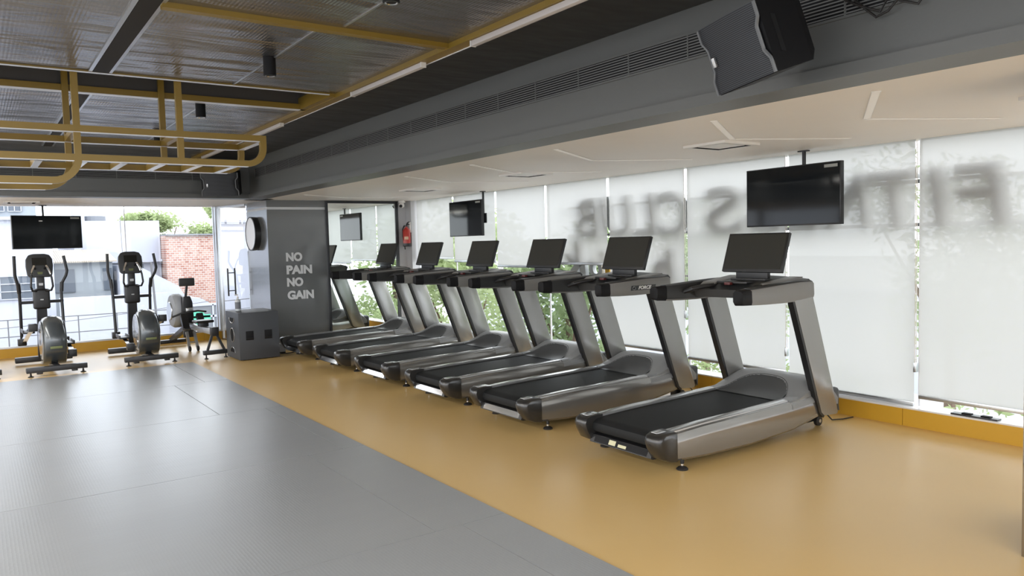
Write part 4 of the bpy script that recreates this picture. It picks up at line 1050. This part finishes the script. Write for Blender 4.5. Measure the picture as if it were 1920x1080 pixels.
# left side buildings
def building(name, label, parts_):
    T = empty(name, (0, 0, 0), 0, label, 'building')
    for nm, fn, m in parts_:
        g = G(); fn(g); g.build(nm, M[m], T, smooth=False)
    return T
def wins(T, rects, y, bars=True):
    for (x0, x1, z0, z1) in rects:
        g = G(); g.box(x0, x1, y-.04, y+.02, z0, z1); f = g.build('window', M['winglass'], T, smooth=False)
        if bars:
            g = G()
            nx = max(2, int((x1-x0)/.35)); nz_ = max(2, int((z1-z0)/.16))
            for i in range(nx+1): xx = x0+(x1-x0)*i/nx; g.box(xx-.012, xx+.012, y-.07, y-.045, z0, z1)
            for i in range(nz_+1): zz = z0+(z1-z0)*i/nz_; g.box(x0, x1, y-.07, y-.045, zz-.01, zz+.01)
            g.build('window_bars', M['white_build'], f, smooth=False)
T = building('white_house', 'white house with barred windows behind the left television', [
    ('wall', lambda g: g.box(-6, 1.75, 23.6, 30, -3.5, 2.55), 'white_build'), ('ledge', lambda g: g.box(-6, 1.8, 23.5, 23.6, 2.48, 2.56), 'white_build'),
    ('upper_storey', lambda g: g.box(-3, 1.75, 29, 34, 2.5, 5.2), 'bungalow')])
wins(T, [(.15, 1.32, .44, 1.03), (-1.6, -.4, .44, 1.03)], 23.6)
wins(T, [(-1.2, .9, 2.95, 3.9), (1.0, 1.35, 2.95, 3.9)], 29.0)
T = building('bungalow', 'low grey bungalow with a beige corrugated roof between the ellipticals', [
    ('wall', lambda g: g.box(1.80, 3.25, 24.4, 26.1, -3.5, 1.36), 'bungalow'),
    ('roof', lambda g: g.prism([(24.15, 1.32), (24.15, 1.36), (26.2, 1.68), (26.2, 1.62)], 'x', 1.78, 3.33), 'roof'),
    ('low_wall', lambda g: g.box(1.8, 4.4, 23.0, 23.2, -3.5, .42), 'white_build')])
wins(T, [(1.78, 2.30, .50, 1.14), (3.0, 3.22, .52, 1.14)], 24.4, False)
T = building('white_block', 'tall plain white building block left of the brick wall', [
    ('wall', lambda g: g.box(2.53, 4.93, 26.5, 32, -3.5, 2.55), 'white_build'),
    ('ledge', lambda g: g.box(3.3, 4.93, 26.3, 26.5, 1.25, 1.33), 'white_build'),
    ('water_tank', lambda g: g.cyl((3.2, 27.5, 2.55), 'z', .35, .18, 20), 'hoarding'),
    ('roof_box', lambda g: g.box(2.6, 2.9, 27, 27.5, 2.55, 2.9), 'white_build')])
wins(T, [(4.05, 4.4, 1.05, 1.18)], 26.5, False)
T = building('stair_wing', 'low white wing with a sloping top behind the right elliptical and the rowing machine', [
    ('wall', lambda g: g.prism([(3.36, -3.5), (5.9, -3.5), (5.9, -.1), (5.5, .15), (5.1, .2), (4.9, .55), (3.9, 1.15), (3.36, 1.2)], 'y', 24.0, 25.5), 'white_build')])
T = building('brick_house', 'old red brick wall of a house below the trees', [('wall', lambda g: g.box(4.95, 7.2, 25.8, 27, -3.5, 2.05), 'brick'), ('coping', lambda g: g.box(4.95, 7.3, 25.7, 27.1, 2.05, 2.10), 'hoarding')])
T = building('pale_tower', 'pale building seen through the glass door beside the column', [('wall', lambda g: g.box(7.6, 10.6, 27, 30, 1.5, 3.2), 'white_build'), ('lower_wall', lambda g: g.box(7.6, 10.6, 27.3, 30, -3.5, 1.5), 'bungalow'), ('cornice', lambda g: g.box(7.6, 10.65, 26.9, 27, 2.95, 3.05), 'white_build')])
T = empty('advert_board', (5.35, 22.5, -.9), 0, 'dark grey advertising board with a green emblem and white frame below the brick wall', 'board')
g = G(); g.box(-.6, .75, 0, .05, -.9, .95); b = g.build('panel', M['hoarding'], T, smooth=False)
g = G()
for z in (-.15, .25, .62, .95): g.box(-.6, .75, -.03, 0, z-.03, z+.03)
for x in (.12, .75, -.6): g.box(x-.02, x+.02, -.03, 0, -.15, .95)
g.build('frame_bars', M['white_build'], T, smooth=False)
g = G(); g.lathe((-.28, -.012, .62), (0, -1, 0), [(0, .18), (.01, .18)], 20); g.box(-.45, .05, -.03, -.01, .52, .68, .01); g.box(-.35, -.2, -.03, -.01, .40, .55, .01); g.build('emblem', M['green_sign'], b)
g = G(); g.box(-.6, -.55, 0, .05, -2.6, -.9); g.box(.7, .75, 0, .05, -2.6, -.9); g.build('legs', M['rail_ext'], T, smooth=False)
# railings and wires
T = empty('terrace_railing', (0, 21.5, 0), 0, 'thin iron terrace railing outside behind the ellipticals', 'railing')
g = G()
for z in (.05, -.35, -.75): g.tube([(-4, 0, z), (4.6, 0, z)], .012, 6)
g.build('rail', M['rail_ext'], T)
for x in (2.05, 2.9, 3.55, .6): g = G(); g.tube([(x, 0, -3.5), (x, 0, .06)], .014, 6); g.build('post', M['rail_ext'], T)
for k, (p0, p1, lb) in enumerate((((-3, 20, -.1), (7, 21, .45), 'thin overhead wire rising to the right outside'), ((-3, 20, -.35), (7, 20.5, -.55), 'thin overhead wire nearly level outside'), ((3.3, 23, 2.9), (3.33, 23, 1.2), 'thin vertical wire in front of the white block'))):
    g = G(); P0 = Vector(p0); P1 = Vector(p1); g.tube([P0.lerp(P1, i/12)-Vector((0, 0, .15*math.sin(pi*i/12) if k < 2 else 0)) for i in range(13)], .008, 5)
    tag(g.build('wire', M['rail_ext']), lb, 'wire', 'wires outside')
T = empty('door_frame', (3.95, 22.6, 0), 0, 'thin iron door frame standing outside beside the bungalow', 'frame')
g = G(); g.tube([(-.45, 0, 1.3), (.0, 0, 1.28), (.08, 0, -.6)], .03, 6); g.build('post', M['rail_ext'], T)
for i, (loc, r, h, lb) in enumerate((((5.9, 32.6, -3.5), (1.6, 1.0, .85), 5.85, 'bushy lime green tree above the white block'), ((7.9, 32.6, -3.5), (1.2, 1.0, .8), 5.35, 'lime green tree behind the brick wall'), ((9.2, 34.6, -3.5), (.9, .9, .8), 6.75, 'darker tree top right of the brick wall'))):
    tree(loc, r, h, lb, n=5500, size=.085, seed=80+i, m='leaf_lime', group='trees behind the white buildings')
